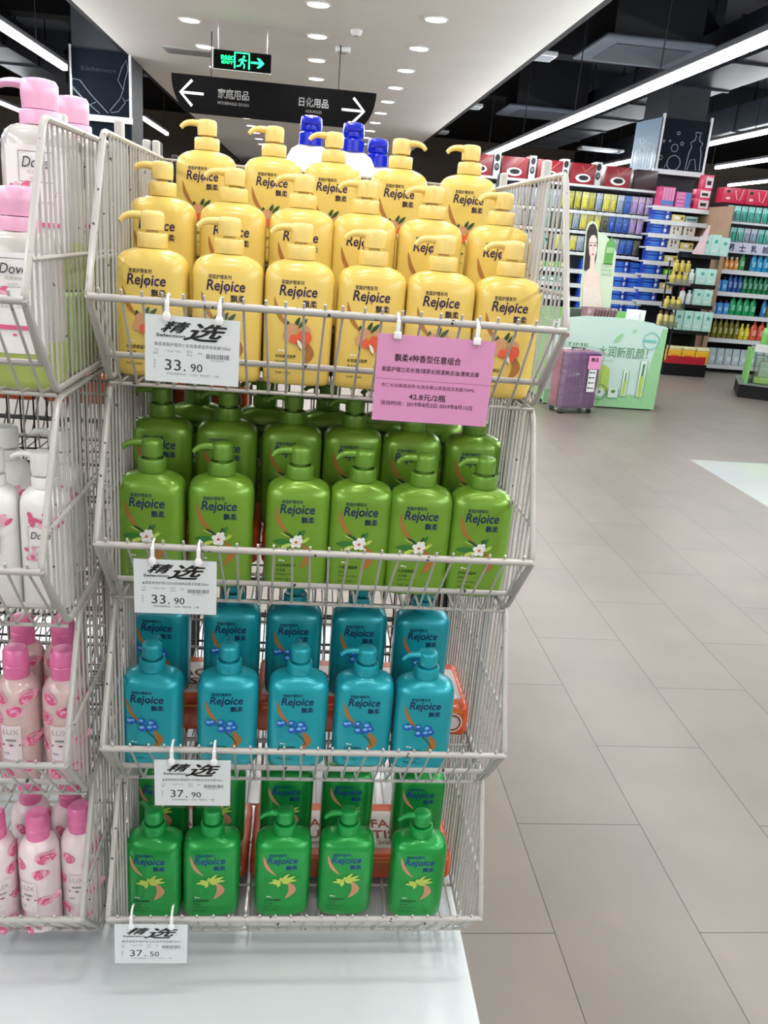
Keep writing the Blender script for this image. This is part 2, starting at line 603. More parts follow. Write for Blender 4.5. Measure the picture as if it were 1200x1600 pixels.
def make_rack(label, offs=(0, 0, 0, 0), seed=1, EN=ENAMEL, EP=ENAMEL_CLEAN, postin=0.0):
    rnd = random.Random(seed)
    t = thing('wire_display_rack', label, 'display rack', (RX, RY, 0), group='wire display racks')
    for k, rz in enumerate(RIM):
        dy = offs[k]
        f = MB()
        f.rod((-W / 2, -.105, -.001), (W / 2, -.105, -.001), .0050, 10)
        f.rod((-W / 2 + .006, -.032, -.083), (W / 2 - .006, -.032, -.083), .0044, 8)
        for sx in (-1, 1):
            f.rod((sx * W / 2, -.105, 0), (sx * (W / 2 - .006), -.032, -.083), .0044, 8)
        fr = f.build('wire_basket', EN, t, (0, dy, rz))
        for s in (-1, 1):
            b = MB()
            x = s * W / 2
            o = rounded([(x, 0, .2), (x, -.105, 0), (x, 0, -.122), (x, .455, -.122), (x, .455, .2)])
            b.tube(o, .0046, 8, closed=True)
            n = 25
            for i in range(n):
                y = -.088 + i * (.53 / (n - 1)) + rnd.uniform(-.002, .002)
                b.rod((x - s * .003, y, panel_z(y, 0)), (x - s * .003, y + rnd.uniform(-.003, .003), panel_z(y, 1)), .0019, 5)
            b.rod((x + s * .003, -.082, .043), (x + s * .003, .455, .043), .0032, 6)
            b.build('side_panel', EN, fr)
        b = MB()
        n = 24
        for i in range(n):
            x = -W / 2 + .016 + i * (W - .032) / (n - 1) + rnd.uniform(-.002, .002)
            dx = rnd.uniform(-.004, .004)
            b.tube([(x, -.109, .0105), (x, -.1005, -.008), (x + dx, -.036, -.088), (x + dx, -.004, -.125), (x + dx, .03, -.1255), (x, .452, -.1255)], .0019, 5)
        for y in (.0, .11, .23, .35):
            b.rod((-W / 2, y, -.1285), (W / 2, y, -.1285), .0028, 6)
        b.build('floor_grid', EN, fr)
        b = MB()
        for i in range(n):
            x = -W / 2 + .016 + i * (W - .032) / (n - 1)
            b.rod((x, .457, -.125), (x, .457, .2), .0018, 5)
        for z in (-.06, .03, .115, .2):
            b.rod((-W / 2, .4595, z), (W / 2, .4595, z), .0028, 6)
        b.build('back_grid', EN, fr)
    for s in (-1, 1):
        for y in (.157, .462):
            px = s * (W / 2 + .0125) - (postin if s > 0 and y < .3 else 0)
            MB().rbox(px - .0065, px + .0065, y - .009, y + .009, .108, 1.49, .004).build('post', EP, t)
    return t
rack = make_rack('white wire rack of four baskets holding yellow, green, turquoise and emerald bottles')
rackp = make_rack('white wire rack of four stacked baskets holding the pink pump bottles', offs=(-.112, -.105, -.045, 0), seed=2, postin=.064)
rackp.location = (-.318 - W / 2, RY, 0)
rackr = make_rack('shade-black wire rack standing back to back behind the yellow bottles', seed=3, EN=SHADE_BLACK_WIRE, EP=SHADE_BLACK_WIRE)
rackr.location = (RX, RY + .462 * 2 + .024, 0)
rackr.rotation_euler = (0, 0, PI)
rackb = clone(rackr, (-.318 - W / 2, RY + .462 * 2 + .024, 0), label='shade-black wire rack standing back to back behind the pink pump bottles')

b = MB()
b.rbox(-1.30, .352, .70, 2.52, .0, .104, .10, seg=8, re=.006)
tag(b.build('display_plinth', PLINTH), 'low glossy white plinth board under the wire racks, rounded at its corner', 'plinth')

# ------------------------------------------------------------------ pump bottles
PA = [(0, .92, .88), (.003, .965, .95), (.010, .985, .985), (.03, .99, 1), (.08, 1.0, 1), (.135, 1.0, 1), (.147, .997, .99), (.155, .982, .965), (.1615, .95, .92), (.1665, .895, .86),
      (.1705, .81, .79), (.1735, .70, .72), (.1757, .57, .66), (.1772, .46, .60), (.178, .40, .58)]
BA, BB, BN = .0514, .0335, 3.5

def body_ab(z):
    for (z0, a0, b0), (z1, a1, b1) in zip(PA, PA[1:]):
        if z <= z1:
            t = (z - z0) / (z1 - z0)
            return BA * (a0 + (a1 - a0) * t), BB * (b0 + (b1 - b0) * t)
    return BA * .4, BB * .58

def body_front(x, z):
    a, bb = body_ab(max(0, min(z, .178)))
    q = min(abs(x) / a, .999)
    return -bb * (1 - q ** BN) ** (1 / BN)

def sup_ring(a, b, n, z, k=44):
    out = []
    for i in range(k):
        t = 2 * PI * i / k
        c, s = math.cos(t), math.sin(t)
        out.append((a * math.copysign(abs(c) ** (2 / n), c), b * math.copysign(abs(s) ** (2 / n), s), z))
    return out

def spiral(pts, n=6):
    """smooth curve through points"""
    P = [Vector(p) for p in pts]
    P = [P[0] * 2 - P[1]] + P + [P[-1] * 2 - P[-2]]
    out = []
    for i in range(1, len(P) - 2):
        for k in range(n):
            t = k / n
            a, b, c, d = P[i - 1:i + 3]
            out.append(.5 * ((2 * b) + (c - a) * t + (2 * a - 5 * b + 4 * c - d) * t * t + (3 * b - a - 3 * c + d) * t ** 3))
    return out + [P[-2]]

def make_bottle(kind, bodym, capm, inkm, art):
    t = thing('pump_bottle', kind, 'bottle')
    b = MB()
    b.loft([sup_ring(BA * a, BB * c, BN - 1.4 * max(0, (z - .160) / .018), z) for z, a, c in PA])
    b.lathe([(.0155, .177), (.0155, .181)], 24)
    b.build('body', bodym, t, ang=60)
    MB().lathe([(.0185, .1786), (.0212, .1786), (.0216, .1795), (.0214, .196), (.0206, .1982), (.0195, .1988), (.0172, .1988), (.0168, .1965), (.009, .1965), (.0085, .2016)], 32).build('collar', capm, t)
    h = MB()
    h.lathe([(.008, .2022), (.0152, .2022), (.0161, .2028), (.0166, .212), (.0166, .2215), (.0158, .2252), (.0138, .2272), (.009, .2284), (0, .2288)], 32)
    pts = spiral([(-.008, 0, .2192), (-.020, 0, .2212), (-.031, 0, .2207), (-.0395, 0, .2172), (-.0445, 0, .2118)])
    m = len(pts)
    h.tube(pts, .005, 10, radii=[.0068 - .0032 * i / (m - 1) for i in range(m)], flat=.95)
    h.build('pump_head', capm, t)
    a = Art()
    art(a)
    a.build('front_print', [inkm, INK['brown'], INK['tan'], INK['red'], INK['cream'], INK['leaf'], INK['dark'], INK['blue'], INK['sky'], INK['lime'], INK['violet'], INK['white']], t, body_front, .0004)
    return t

INK = dict(brown=mat('print_brown', (168, 112, 50), .5), tan=mat('print_tan', (205, 150, 110), .5), red=mat('print_red', (222, 92, 60), .5),
           cream=mat('print_cream', (240, 226, 205), .5), leaf=mat('print_leaf_green', (50, 120, 50), .5), dark=mat('print_dark_green', (36, 74, 40), .5),
           blue=mat('print_blueberry', (28, 92, 190), .45), sky=mat('print_pale_blue', (120, 190, 235), .45), lime=mat('print_lime', (190, 215, 95), .5),
           violet=mat('print_violet', (92, 60, 150), .5), white=mat('print_white', (240, 240, 236), .5))

def words_on(a, ink_violet=True):
    a.text('家庭护理系列', -.0265, .1445, w=.032, h=.0060, mi=0, bold=.012)
    a.text('Rejoice', -.0290, .1240, w=.054, h=.0190, mi=0, bold=.020, shear=.14)
    if ink_violet:
        a.line([(-.0022, .1250), (-.0008, .1355)], .0016, 10, 1)
        a.line([(.0098, .1295), (.0108, .1365)], .0014, 10, 1)
    a.text('飘柔', .0050, .1135, w=.0205, h=.0098, mi=0, bold=.016)
    a.text('长效柔顺滋养', -.032, .0395, w=.030, h=.0055, mi=6, bold=.01, shear=.2)
    a.text('洗发露', -.032, .0315, w=.015, h=.0048, mi=6)
    a.text('SHAMPOO 750ml', -.032, .0252, w=.030, h=.0030, mi=6)
    a.text('净含量：750毫升', -.032, .0165, w=.024, h=.0034, mi=6)
    a.ell(-.026, .0505, .0025, .0012, 11)
    a.ell(-.021, .0500, .0020, .0010, 11)

def sash(a, mi):
    a.leaf(-.0365, .1270, -.012, .082, .0068, mi, 0, -.0055, 12)
    a.leaf(.007, .070, .005, .026, .0135, mi, 0, .012, 12)

def art_almond(a):
    words_on(a)
    sash(a, 1)
    for x0, z0, x1, z1 in ((-.006, .083, .002, .100), (.0, .084, .013, .098), (-.014, .082, -.016, .094)):
        a.leaf(x0, z0, x1, z1, .006, 6, 1)
    for x, z, rx, rz, mi, l in ((-.009, .0835, .0085, .007, 2, 2), (.010, .080, .0085, .0078, 2, 2), (-.0135, .0725, .0085, .008, 2, 3), (-.006, .068, .0062, .0068, 3, 4),
                                (.006, .0735, .0072, .0068, 3, 3), (.0135, .071, .0066, .0085, 3, 4), (.009, .062, .0045, .006, 3, 5)):
        a.ell(x, z, rx, rz, mi, l)
    a.leaf(-.0005, .068, .0065, .054, .0055, 4, 6)
    a.line([(-.003, .064), (.001, .058), (.005, .052)], .0008, 6, 6)

def art_tea(a):
    words_on(a, False)
    n = len(a.v)
    sash(a, 1)
    for x0, z0, x1, z1, w, mi in ((-.008, .072, -.040, .070, .009, 5), (-.008, .068, -.026, .062, .006, 9), (-.004, .076, -.022, .088, .005, 6), (-.010, .078, -.028, .086, .002, 9),
                                  (.0, .076, .012, .092, .006, 5), (.002, .076, .004, .090, .005, 6), (.006, .068, .020, .079, .0035, 9), (.008, .072, .017, .081, .0018, 9)):
        a.leaf(x0, z0, x1, z1, w, mi, 2)
    for k in range(5):
        t = 2 * PI * k / 5 + .3
        a.ell(-.002 + .0056 * math.cos(t), .0715 + .0056 * math.sin(t), .0056, .0043, 11, 3 + k * .2, t)
    a.ell(.004, .080, .003, .0035, 11, 5)
    a.ell(-.002, .0715, .0024, .0022, 3, 6)
    for x, z in ((-.029, .0605), (-.024, .060), (-.022, .0612), (-.018, .0603)):
        a.ell(x, z, .0013, .0011, 4, 2)
    a.v[n:] = [(x, z + 0.011, l) for x, z, l in a.v[n:]]

def art_berry(a):
    words_on(a, False)
    n = len(a.v)
    sash(a, 1)
    a.line([(-.026, .083), (-.010, .076), (.0, .062), (.010, .052), (.016, .040)], .0016, 6, 1)
    for x, z, r in ((-.030, .083, .0072), (-.024, .085, .0055), (-.010, .0845, .006), (.006, .081, .0078), (-.009, .071, .0072), (.004, .072, .0075), (.012, .074, .0055)):
        a.ell(x, z, r, r * .95, 7, 2)
        a.ell(x - r * .2, z + r * .25, r * .55, r * .42, 8, 3)
    a.leaf(.0, .084, .015, .078, .008, 7, 2)
    a.v[n:] = [(x, z + 0.008, l) for x, z, l in a.v[n:]]

def art_aloe(a):
    words_on(a, False)
    n = len(a.v)
    sash(a, 2)
    for d, L in ((-.35, .017), (.12, .031), (.5, .032), (1.0, .028), (1.5, .014), (2.75, .017), (3.3, .022), (3.7, .014)):
        a.leaf(-.004, .068, -.004 + L * math.cos(d), .068 + L * .8 * math.sin(d), .0062, 9, 2)
    a.leaf(-.004, .071, -.009, .055, .007, 9, 2)
    a.leaf(-.003, .071, -.003, .062, .0016, 5, 3)
    a.v[n:] = [(x, z + 0.019, l) for x, z, l in a.v[n:]]

INK_V = mat('print_deep_purple', (44, 24, 62), .5)
INK_N = mat('print_navy', (18, 36, 86), .5)
INK_B = mat('print_bright_navy', (22, 62, 140), .5)
YEL = mat('yellow_bottle_plastic', (226, 196, 100), .30, coat=.25, var=.02, scale=8)
YELC = mat('yellow_pump_plastic', (234, 206, 122), .34, coat=.15, var=.02)
GRN = mat('leaf_green_pearl_plastic', (122, 168, 52), .32, metal=.35, coat=.35, var=.03, scale=8)
GRNC = mat('green_pump_plastic', (112, 158, 54), .34, metal=.25, coat=.25, var=.03)
BLU = mat('turquoise_pearl_plastic', (28, 168, 182), .32, metal=.35, coat=.35, var=.03, scale=8)
BLUC = mat('turquoise_pump_plastic', (28, 162, 176), .34, metal=.25, coat=.25, var=.03)
EME = mat('emerald_pearl_plastic', (26, 158, 66), .32, metal=.35, coat=.35, var=.03, scale=8)
EMEC = mat('emerald_pump_plastic', (30, 160, 74), .34, metal=.25, coat=.25, var=.03)

def rank2(i, n):
    k = n - 1 - i
    return 'at the aisle end' if k == 0 else f'{ORD[k]} from the aisle'

FL = [z - .1225 for z in RIM]
def row(proto, xs, y, z, desc, group, turns=None, yaws=None, sc=1.0):
    n = len(xs)
    for i, x in enumerate(xs):
        o = proto if not proto.get('placed') else clone(proto)
        proto['placed'] = 1
        o.location = (x, y + (((i * 37) % 7) - 3) * .0011, z)
        o.rotation_euler = (0, 0, yaws[i] if yaws else (((i * 53) % 9) - 4) * .012)
        o.scale = (1, 1, sc)
        o['label'] = f'{desc}, {rank2(i, n)}'
        o['group'] = group
        for ch in o.children:
            if ch.name.startswith('pump_head'):
                ch.rotation_euler = (0, 0, (turns[i] if turns else 0) + .12)

P_Y = make_bottle('yellow', YEL, YELC, INK_V, art_almond)
P_G = make_bottle('green', GRN, GRNC, INK_N, art_tea)
P_B = make_bottle('blue', BLU, BLUC, INK_N, art_berry)
P_E = make_bottle('emerald', EME, EMEC, INK_B, art_aloe)
gy, gg, gb, ge = 'yellow pump bottles in the top basket', 'leaf green pump bottles in the second basket', 'turquoise pump bottles in the third basket', 'emerald pump bottles in the bottom basket'
row(P_Y, [-.226, -.118, -.014, .093, .196, .300], 1.277, FL[0], 'yellow pump bottle in the front row of the top basket', gy, sc=1.01)
row(P_Y, [-.232, -.123, -.016, .083, .189, .302], 1.398, FL[0] + .075, 'yellow pump bottle in the raised middle row of the top basket', gy, [0, 0, 0, 0, 0, .25])
row(P_Y, [-.189, -.073, .032, .152, .277], 1.60, FL[0] + .160, 'yellow pump bottle in the highest back row of the top basket', gy, [0, 0, 0, PI - .5, 0])
row(P_G, [-.229, -.122, .0, .101, .198, .298], 1.277, FL[1], 'light green pump bottle in the front row of the second basket', gg, sc=1.02)
row(P_G, [-.234, -.125, -.016, .088, .190, .299], 1.395, FL[1] + .066, 'green pump bottle in the shaded second row of the second basket', gg, yaws=[.05, -.04, .02, .1, -.03, .04])
row(P_G, [-.190, -.070, .045, .150, .250], 1.52, FL[1] + .066, 'green pump bottle in the dark third row of the second basket', gg)
row(P_B, [-.230, -.103, .016, .130, .235], 1.264, FL[2], 'turquoise pump bottle in the front row of the third basket', gb, [-1.75, -1.6, -1.6, -.1, 0], sc=.96)
row(P_B, [-.236, -.109, .003, .123, .240], 1.392, FL[2] + .066, 'turquoise pump bottle in the shaded back row of the third basket', gb, [0, 0, 0, 0, 0], sc=.97)
row(P_E, [-.229, -.126, .004, .121, .256], 1.262, FL[3], 'emerald pump bottle in the front row of the bottom basket', ge, [-.9, -1.6, 0, 0, 0], sc=.945)
row(P_E, [-.235, -.126, .005, .125, .267], 1.385, FL[3] + .054, 'emerald pump bottle in the shaded back row of the bottom basket', ge, sc=.95)

# ------------------------------------------------------------------ orange tissue packs that prop up the back rows
ORG = mat('orange_pack_film', (214, 84, 34), .3, coat=.3, var=.10, scale=18, bump=.15)
ORL = mat('orange_light_band', (240, 146, 48), .35)
PKW = mat('pack_white_film', (226, 214, 208), .3, coat=.3, var=.04)
PKR = mat('pack_dark_red', (150, 52, 26), .5)
CLEAR = film('clear_pack_wrap', .16, .12, (250, 250, 250), .8)
def make_pack(h):
    t = thing('tissue_pack', 'pack', 'tissue pack')
    b = MB()
    b.rbox(-.1, .1, 0, .17, 0, h, .012, re=.010)
    b.build('body', ORG, t)
    a = MB()
    a.rbox(-.088, .088, .028, .140, h - .004, h + .0012, .006, re=.001)
    a.build('top_label', PKW, t)
    A = Art()
    A.text('FACIAL', -.055, .088, w=.11, h=.024, mi=0, bold=.02)
    A.text('TISSUE', -.055, .055, w=.11, h=.024, mi=0, bold=.02)
    A.text('200 sheets', -.045, .038, w=.09, h=.010, mi=0)
    A.ell(.062, h * .5 - .1, .0, .0, 0)
    me = A.build('top_writing', [PKR], t)
    me.rotation_euler = (-PI / 2, 0, 0)
    me.location = (0, 0, h + .0016)
    F = Art()
    F.ell(.070, h * .48, h * .32, h * .32, 1)
    F.ring(.070, h * .48, h * .24, .003, 0, 1)
    F.rect(-.1 + .013, .1 - .013, h * .80, h * .88, 2)
    F.build('front_writing', [PKR, PKW, ORL], t, eps=.0006)
    return t
pk = make_pack(.060)
pkn = [0]
def packs(xs, y, z, desc, group='orange tissue packs'):
    for i, x in enumerate(xs):
        o = pk if pkn[0] == 0 else clone(pk)
        pkn[0] += 1
        o.location = (x, y, z)
        o.rotation_euler = (0, 0, 0)
        o['label'] = f'{desc}, {rank2(i, len(xs))}'
        o['group'] = group
XS3 = [-.165, .040, .238]
RISER = mat('added_riser_black', (22, 22, 24), .6)  # added solid blocks, black to keep bottle gaps dark and stop back light
for lab, y0, y1, h in (('low added black riser block under the middle row of yellow bottles', 1.345, 1.50, .0745), ('tall added black riser block under the highest row of yellow bottles', 1.535, 1.655, .1595)):
    b = MB()
    b.rbox(RX - W / 2 + .01, RX + W / 2 - .01, y0, y1, FL[0] + .0005, FL[0] + h, .006)
    tag(b.build('added_riser_block', RISER), lab, 'riser')
packs(XS3, 1.345, FL[1], 'orange tissue pack propping up the shaded green bottles')
packs(XS3, 1.335, FL[2], 'orange tissue pack under the shaded turquoise bottles')
packs(XS3, 1.325, FL[3], 'orange tissue pack under the shaded emerald bottles')
packs([-.64, -.43, -.215], 1.72, .985, 'orange tissue pack high in the rear rack under the top baskets')
for o in list(bpy.data.objects):
    if o.name.startswith('tissue_pack') and ('shaded' in o.get('label', '')):
        o.scale = (1, 1, .86 if 'emerald' in o['label'] else 1.07)

# ------------------------------------------------------------------ white bottles with blue pumps in the rack behind
def make_flip(label):
    t = thing('lotion_bottle', label, 'bottle', group='white lotion bottles with blue tops')
    b = MB()
    b.loft([sup_ring(.052 * a, .034 * a, 2.6, z) for z, a in ((0, .93), (.006, 1), (.15, 1), (.175, .93), (.19, .78), (.198, .55), (.20, .42))])
    b.build('body', mat('white_lotion_plastic', (238, 240, 244), .3, coat=.3), t)
    bl = mat('royal_blue_cap', (10, 34, 196), .2, coat=.6)
    b = MB()
    b.lathe([(.022, .199), (.0245, .2), (.0245, .222), (.021, .226), (.0195, .228)], 28)
    b.lathe([(.018, .227), (.0225, .229), (.0232, .245), (.0215, .254), (.014, .2575), (0, .258)], 28)
    b.rbox(-.020, .020, -.0245, -.004, .236, .2555, .006)
    b.build('flip_cap', bl, t)
    return t
fl0 = make_flip('x')
spots = [(-.012, 1.93, .005, 'white lotion bottle with blue top, just before the middle highest yellow pump'),
         (.078, 1.93, .0, 'white lotion bottle with blue top, just aisleward of the middle highest yellow pump'),
         (.060, 2.04, -.012, 'white lotion bottle with blue top, mostly hidden behind its blue-topped neighbour'),
         (.138, 2.02, -.018, 'white lotion bottle with the lowest blue top, beside the turned yellow pump')]
for i, (x, y, dz, lab) in enumerate(spots):
    o = fl0 if i == 0 else clone(fl0)
    o.location = (x, y, FL[0] + .187 + dz)
    o['label'] = lab
b = MB().rbox(-.07, .20, 1.88, 2.10, FL[0] + .001, FL[0] + .166, .006)
tag(b.build('cardboard_carton', mat('brown_carton', (178, 142, 100), .8)), 'brown carton propping up the blue-topped lotion bottles in the rear rack', 'carton')

# ------------------------------------------------------------------ price cards
def make_card(w, h, label, price, line1, rows, loc, roll=0.0, sleeve_l=0.0, tilt=0.0):
    t = thing('price_card', label, 'price card', loc, group='white price cards on the baskets')
    t.rotation_euler = (tilt, roll, 0)
    MB().box(-w / 2, w / 2, 0, .0008, -h, 0).build('paper', PAPER, t, smooth=False)
    MB().box(-w / 2 - .004 - sleeve_l, w / 2 + .003, -.0022, -.0018, -h - .003, .010).build('clear_sleeve', SLEEVE, t, smooth=False)
    a = Art()
    a.text('精', -w * .33, -h * .245, w=w * .31, h=h * .165, mi=0, bold=.026, shear=.45)
    a.text('选', -w * .09, -h * .345, w=w * .45, h=h * .265, mi=0, bold=.026, shear=.45)
    a.text('Selection', -w * .38, -h * .315, w=w * .30, h=h * .045, mi=0, bold=.02)
    a.text(line1, -w * .40, -h * .455, w=w * .80, h=h * .055, mi=1)
    a.text('产地', -w * .41, -h * .535, w=w * .05, h=h * .035, mi=2)
    a.text('编码', -w * .41, -h * .585, w=w * .05, h=h * .035, mi=2)
    a.text('广东省广州市', -w * .29, -h * .545, w=w * .17, h=h * .036, mi=2)
    a.text('规格 瓶', -w * .06, -h * .535, w=w * .06, h=h * .035, mi=2)
    a.text('单位 瓶', -w * .06, -h * .585, w=w * .06, h=h * .035, mi=2)
    a.text('等级', .06 * w, -h * .55, w=w * .045, h=h * .035, mi=2)
    rnd = random.Random(len(line1) + int(w * 1000))
    x = w * .15
    while x < w * .40:
        ww = rnd.choice((.0006, .0009, .0014))
        a.rect(x, x + ww, -h * .60, -h * .53, 1)
        x += ww + rnd.choice((.0006, .0009, .0012))
    a.text('6903148041963', w * .20, -h * .635, w=w * .14, h=h * .022, mi=2)
    a.text('零', -w * .41, -h * .70, h=h * .035, mi=2)
    a.text('售', -w * .41, -h * .745, h=h * .035, mi=2)
    a.text('价', -w * .41, -h * .79, h=h * .035, mi=2)
    p, q = price.split('.')
    a.text(p, -w * .29, -h * .815, w=w * .17, h=h * .165, mi=0)
    a.rect(-w * .088, -w * .07, -h * .815, -h * .79, 0)
    a.text(q, -w * .015, -h * .815, w=w * .125, h=h * .12, mi=0)
    a.text('价格举报电话：12358   物价员：小敏', -w * .27, -h * .885, w=w * .56, h=h * .04, mi=1 if rows else 2)
    a.build('printing', [BLACK_INK, GREY_INK, PALE_INK], t, eps=.0004)
    for s in (-.27, .28):
        c = MB()
        c.rbox(s * w - .0028, s * w + .0028, -.004, .0, -.004, .019, .0018)
        c.lathe([(0, -.0062), (.0035, -.0055), (.0052, -.002), (.0052, .002), (.0035, .0055), (0, .0062)], 14)
        n = len(c.v) - 14 * 6
        for i in range(n, len(c.v)):
            x, y, z = c.v[i]
            c.v[i] = (x + s * w, y * .45 - .003, z - .001)
        c.tube([(s * w, -.001, .017), (s * w, .004, .0235), (s * w, .013, .0255), (s * w, .020, .022)], .0018, 6)
        c.build('clip', CLIPW, t)
    return t
FY = RY - .105 - .0105
make_card(.119, .0845, 'white price card on the top basket, printed 33.90, before the yellow bottles', '33.90', '飘柔家庭护理杏仁长效柔顺滋养洗发露750ml', 0, (-.1445, FY, 1.2425), .01)
make_card(.114, .082, 'white price card on the second basket, printed 33.90, over the turquoise bottles', '33.90', '▲飘柔家庭护理兰花长效清爽去屑洗发露750ml', 1, (-.1665, FY, .9095), -.005, .006)
make_card(.1145, .0825, 'white price card on the third basket, printed 37.90', '37.90', '▲飘柔家庭护理绿茶长效清爽去油洗发露750ml', 1, (-.1405, FY, .583), -.005)
make_card(.117, .081, 'white price card on the bottom basket, over the plinth, printed 37.50', '37.50', '飘柔家庭护理芦荟长效滋润洗发露750ml', 0, (-.205, FY, .2665), .01, .003)

PINK = mat('pink_paper', (238, 156, 204), .7, var=.02, scale=10)
PINK_INK = mat('plum_ink', (96, 34, 66), .7)
t = thing('promotion_sign', 'pink paper sign clipped to the top basket, with plum writing', 'sign', (.1705, FY, 1.2395))
t.rotation_euler = (0, .004, 0)
w, h = .156, .1145
MB().box(-w / 2, w / 2, 0, .0008, -h, 0).build('paper', PINK, t, smooth=False)
MB().box(-w / 2 - .002, w / 2 + .002, -.0022, -.0018, -h - .003, .010).build('clear_sleeve', SLEEVE, t, smooth=False)
a = Art()
a.text('飘柔4种香型任意组合', -.054, -.0345, w=.088, h=.0098, bold=.012)
a.text('家庭护理兰花长效/绿茶长效清爽去油/清爽去屑', -.070, -.0485, w=.130, h=.0066, bold=.006)
a.text('杏仁长效柔顺滋养/长效去屑止痒滋润洗发露750ML', -.069, -.0690, w=.126, h=.0054)
a.text('42.8元/2瓶', -.031, -.0845, w=.050, h=.0088, bold=.01)
a.text('活动时间：2019年8月2日-2019年8月15日', -.068, -.0935, w=.124, h=.0064, bold=.004)
a.rect(-w / 2 + .001, w / 2 - .001, -.0585, -.0580, 1)
a.build('printing', [PINK_INK, mat('fold_plum', (170, 90, 136), .7)], t, eps=.0004)
for s in (-.053, .052):
    c = MB()
    c.rbox(s - .0028, s + .0028, -.004, .0, -.004, .019, .0018)
    c.rbox(s - .005, s + .005, -.0055, -.0012, -.006, .004, .002)
    c.tube([(s, -.001, .017), (s, .004, .0235), (s, .013, .0255), (s, .020, .022)], .0018, 6)
    c.build('clip', CLIPW, t)

# ------------------------------------------------------------------ pink bottles in the neighbouring rack
PINKP = mat('translucent_pink_pump', (238, 176, 206), .35, coat=.3, var=.03)
MILK = mat('milky_clear_plastic', (232, 226, 222), .22, coat=.4, trans=.35, var=.02)
LABW = mat('white_bottle_label', (240, 236, 236), .5)
GEL = mat('pale_green_gel', (168, 184, 98), .3, coat=.3, var=.05)
PETAL = mat('petal_pink', (226, 96, 140), .5)
PETL = mat('petal_pale_pink', (240, 176, 198), .5)
INKD = mat('label_black', (40, 36, 40), .6)
INKP = mat('label_mauve', (150, 100, 124), .6)
INKG = mat('label_grey_gold', (176, 164, 150), .5)

def cyl_front(r):
    return lambda x, z: -math.sqrt(max(r * r - x * x, 0))

def big_pump(label, group):
    """large shower bottle: clear shoulders, white label, green gel at the foot, wide pink pump"""
    t = thing('shower_gel_bottle', label, 'bottle', group=group)
    R = .0475
    b = MB()
    b.loft([sup_ring(.0475 * a, .036 * a, 2.5, z) for z, a in ((0, .92), (.005, .98), (.012, 1), (.066, 1))])
    b.build('gel_foot', GEL, t)
    b = MB()
    b.loft([sup_ring(.0475 * a, .036 * a, 2.5, z) for z, a in ((.066, 1), (.175, 1), (.194, .97), (.204, .88), (.210, .74), (.2135, .56))], cap0=False)
    b.build('body', MILK, t)
    b = MB()
    b.lathe([(.020, .2125), (.0245, .2130), (.0250, .2285), (.0242, .2315), (.012, .2318), (.012, .234)], 28)
    b.build('collar', PINKP, t)
    b = MB()
    b.lathe([(.018, .2325), (.0212, .2328), (.0222, .25), (.0220, .264), (.019, .2695), (.010, .2715), (0, .272)], 28)
    pts = spiral([(-.012, 0, .262), (-.030, 0, .264), (-.044, 0, .262), (-.056, 0, .256)])
    b.tube(pts, .008, 10, radii=[.0095 - .004 * i / (len(pts) - 1) for i in range(len(pts))], flat=.75)
    b.build('pump_head', PINKP, t)
    a = Art()
    fr = lambda x, z: -.036 * (1 - min(abs(x) / .0475, .999) ** 2.5) ** (1 / 2.5)
    for i in range(12):
        x0, x1 = -.036 + .006 * i, -.036 + .006 * (i + 1)
        a.rect(x0, x1, .050, .186, 0)
    rnd = random.Random(4)
    for k in range(16):
        a.ell(-.03 + rnd.random() * .022, .120 + rnd.random() * .020, .003 + rnd.random() * .003, .003, 3 + k % 2, 1 + k * .1, rnd.random() * 3)
    a.line([(-.018, .178), (.022, .178), (.022, .140), (-.018, .140), (-.018, .178)], .0008, 1, 3)
    a.text('Dove', -.014, .158, w=.032, h=.0135, mi=1, lay=3, shear=.25)
    a.text('花漾嫩肤', -.008, .150, w=.020, h=.0046, mi=2, lay=3)
    a.text('沐浴乳', -.006, .142, w=.014, h=.0042, mi=2, lay=3)
    a.line([(-.018, .128), (.030, .128)], .0006, 2, 3)
    a.text('深层滋润 · 娇嫩肌肤', -.020, .112, w=.044, h=.0045, mi=2, lay=3)
    for i in range(6):
        a.rect(-.025 + .009 * i, -.025 + .009 * (i + 1), .083, .089, 3, 3)
    a.ell(.0, .076, .0025, .002, 3, 3)
    a.build('front_label', [LABW, INKD, INKG, PETAL, PETL], t, fr, .0006)
    return t

gP = 'large shower bottles with pink pumps'
bp = big_pump('clear shower bottle with green gel and pink pump, in front at the rim', gP)
bp.location = (-.370, 1.150, FL[0] - .004)
bp.scale = (1.05, 1.05, .92)
lst = [(-.478, 1.150, 0, 'clear shower bottle with pink pump, in front, away from the rack side'),
       (-.374, 1.275, .118, 'clear shower bottle with tall pink pump, raised behind the front one'),
       (-.372, 1.43, .118, 'clear shower bottle with pink collar, hidden behind the wires of the rack side')]
for x, y, dz, lab in lst:
    o = clone(bp, (x, y, FL[0] - .004 + dz), label=lab)
    if dz: o.scale = (1.1, 1.1, 1.0)
tag(MB().rbox(-.62, -.325, 1.382, 1.5, FL[0] + .001, FL[0] + .112, .006).build('cardboard_carton', mat('pale_green_carton', (168, 196, 112), .6)), 'pale green carton farther back under the hidden shower bottle', 'carton')
b = MB().rbox(-.62, -.325, 1.215, 1.345, FL[0] + .001, FL[0] + .112, .006)
tag(b.build('cardboard_carton', mat('pale_green_carton', (168, 196, 112), .6)), 'pale green carton propping up the raised shower bottles with pink pumps', 'carton')

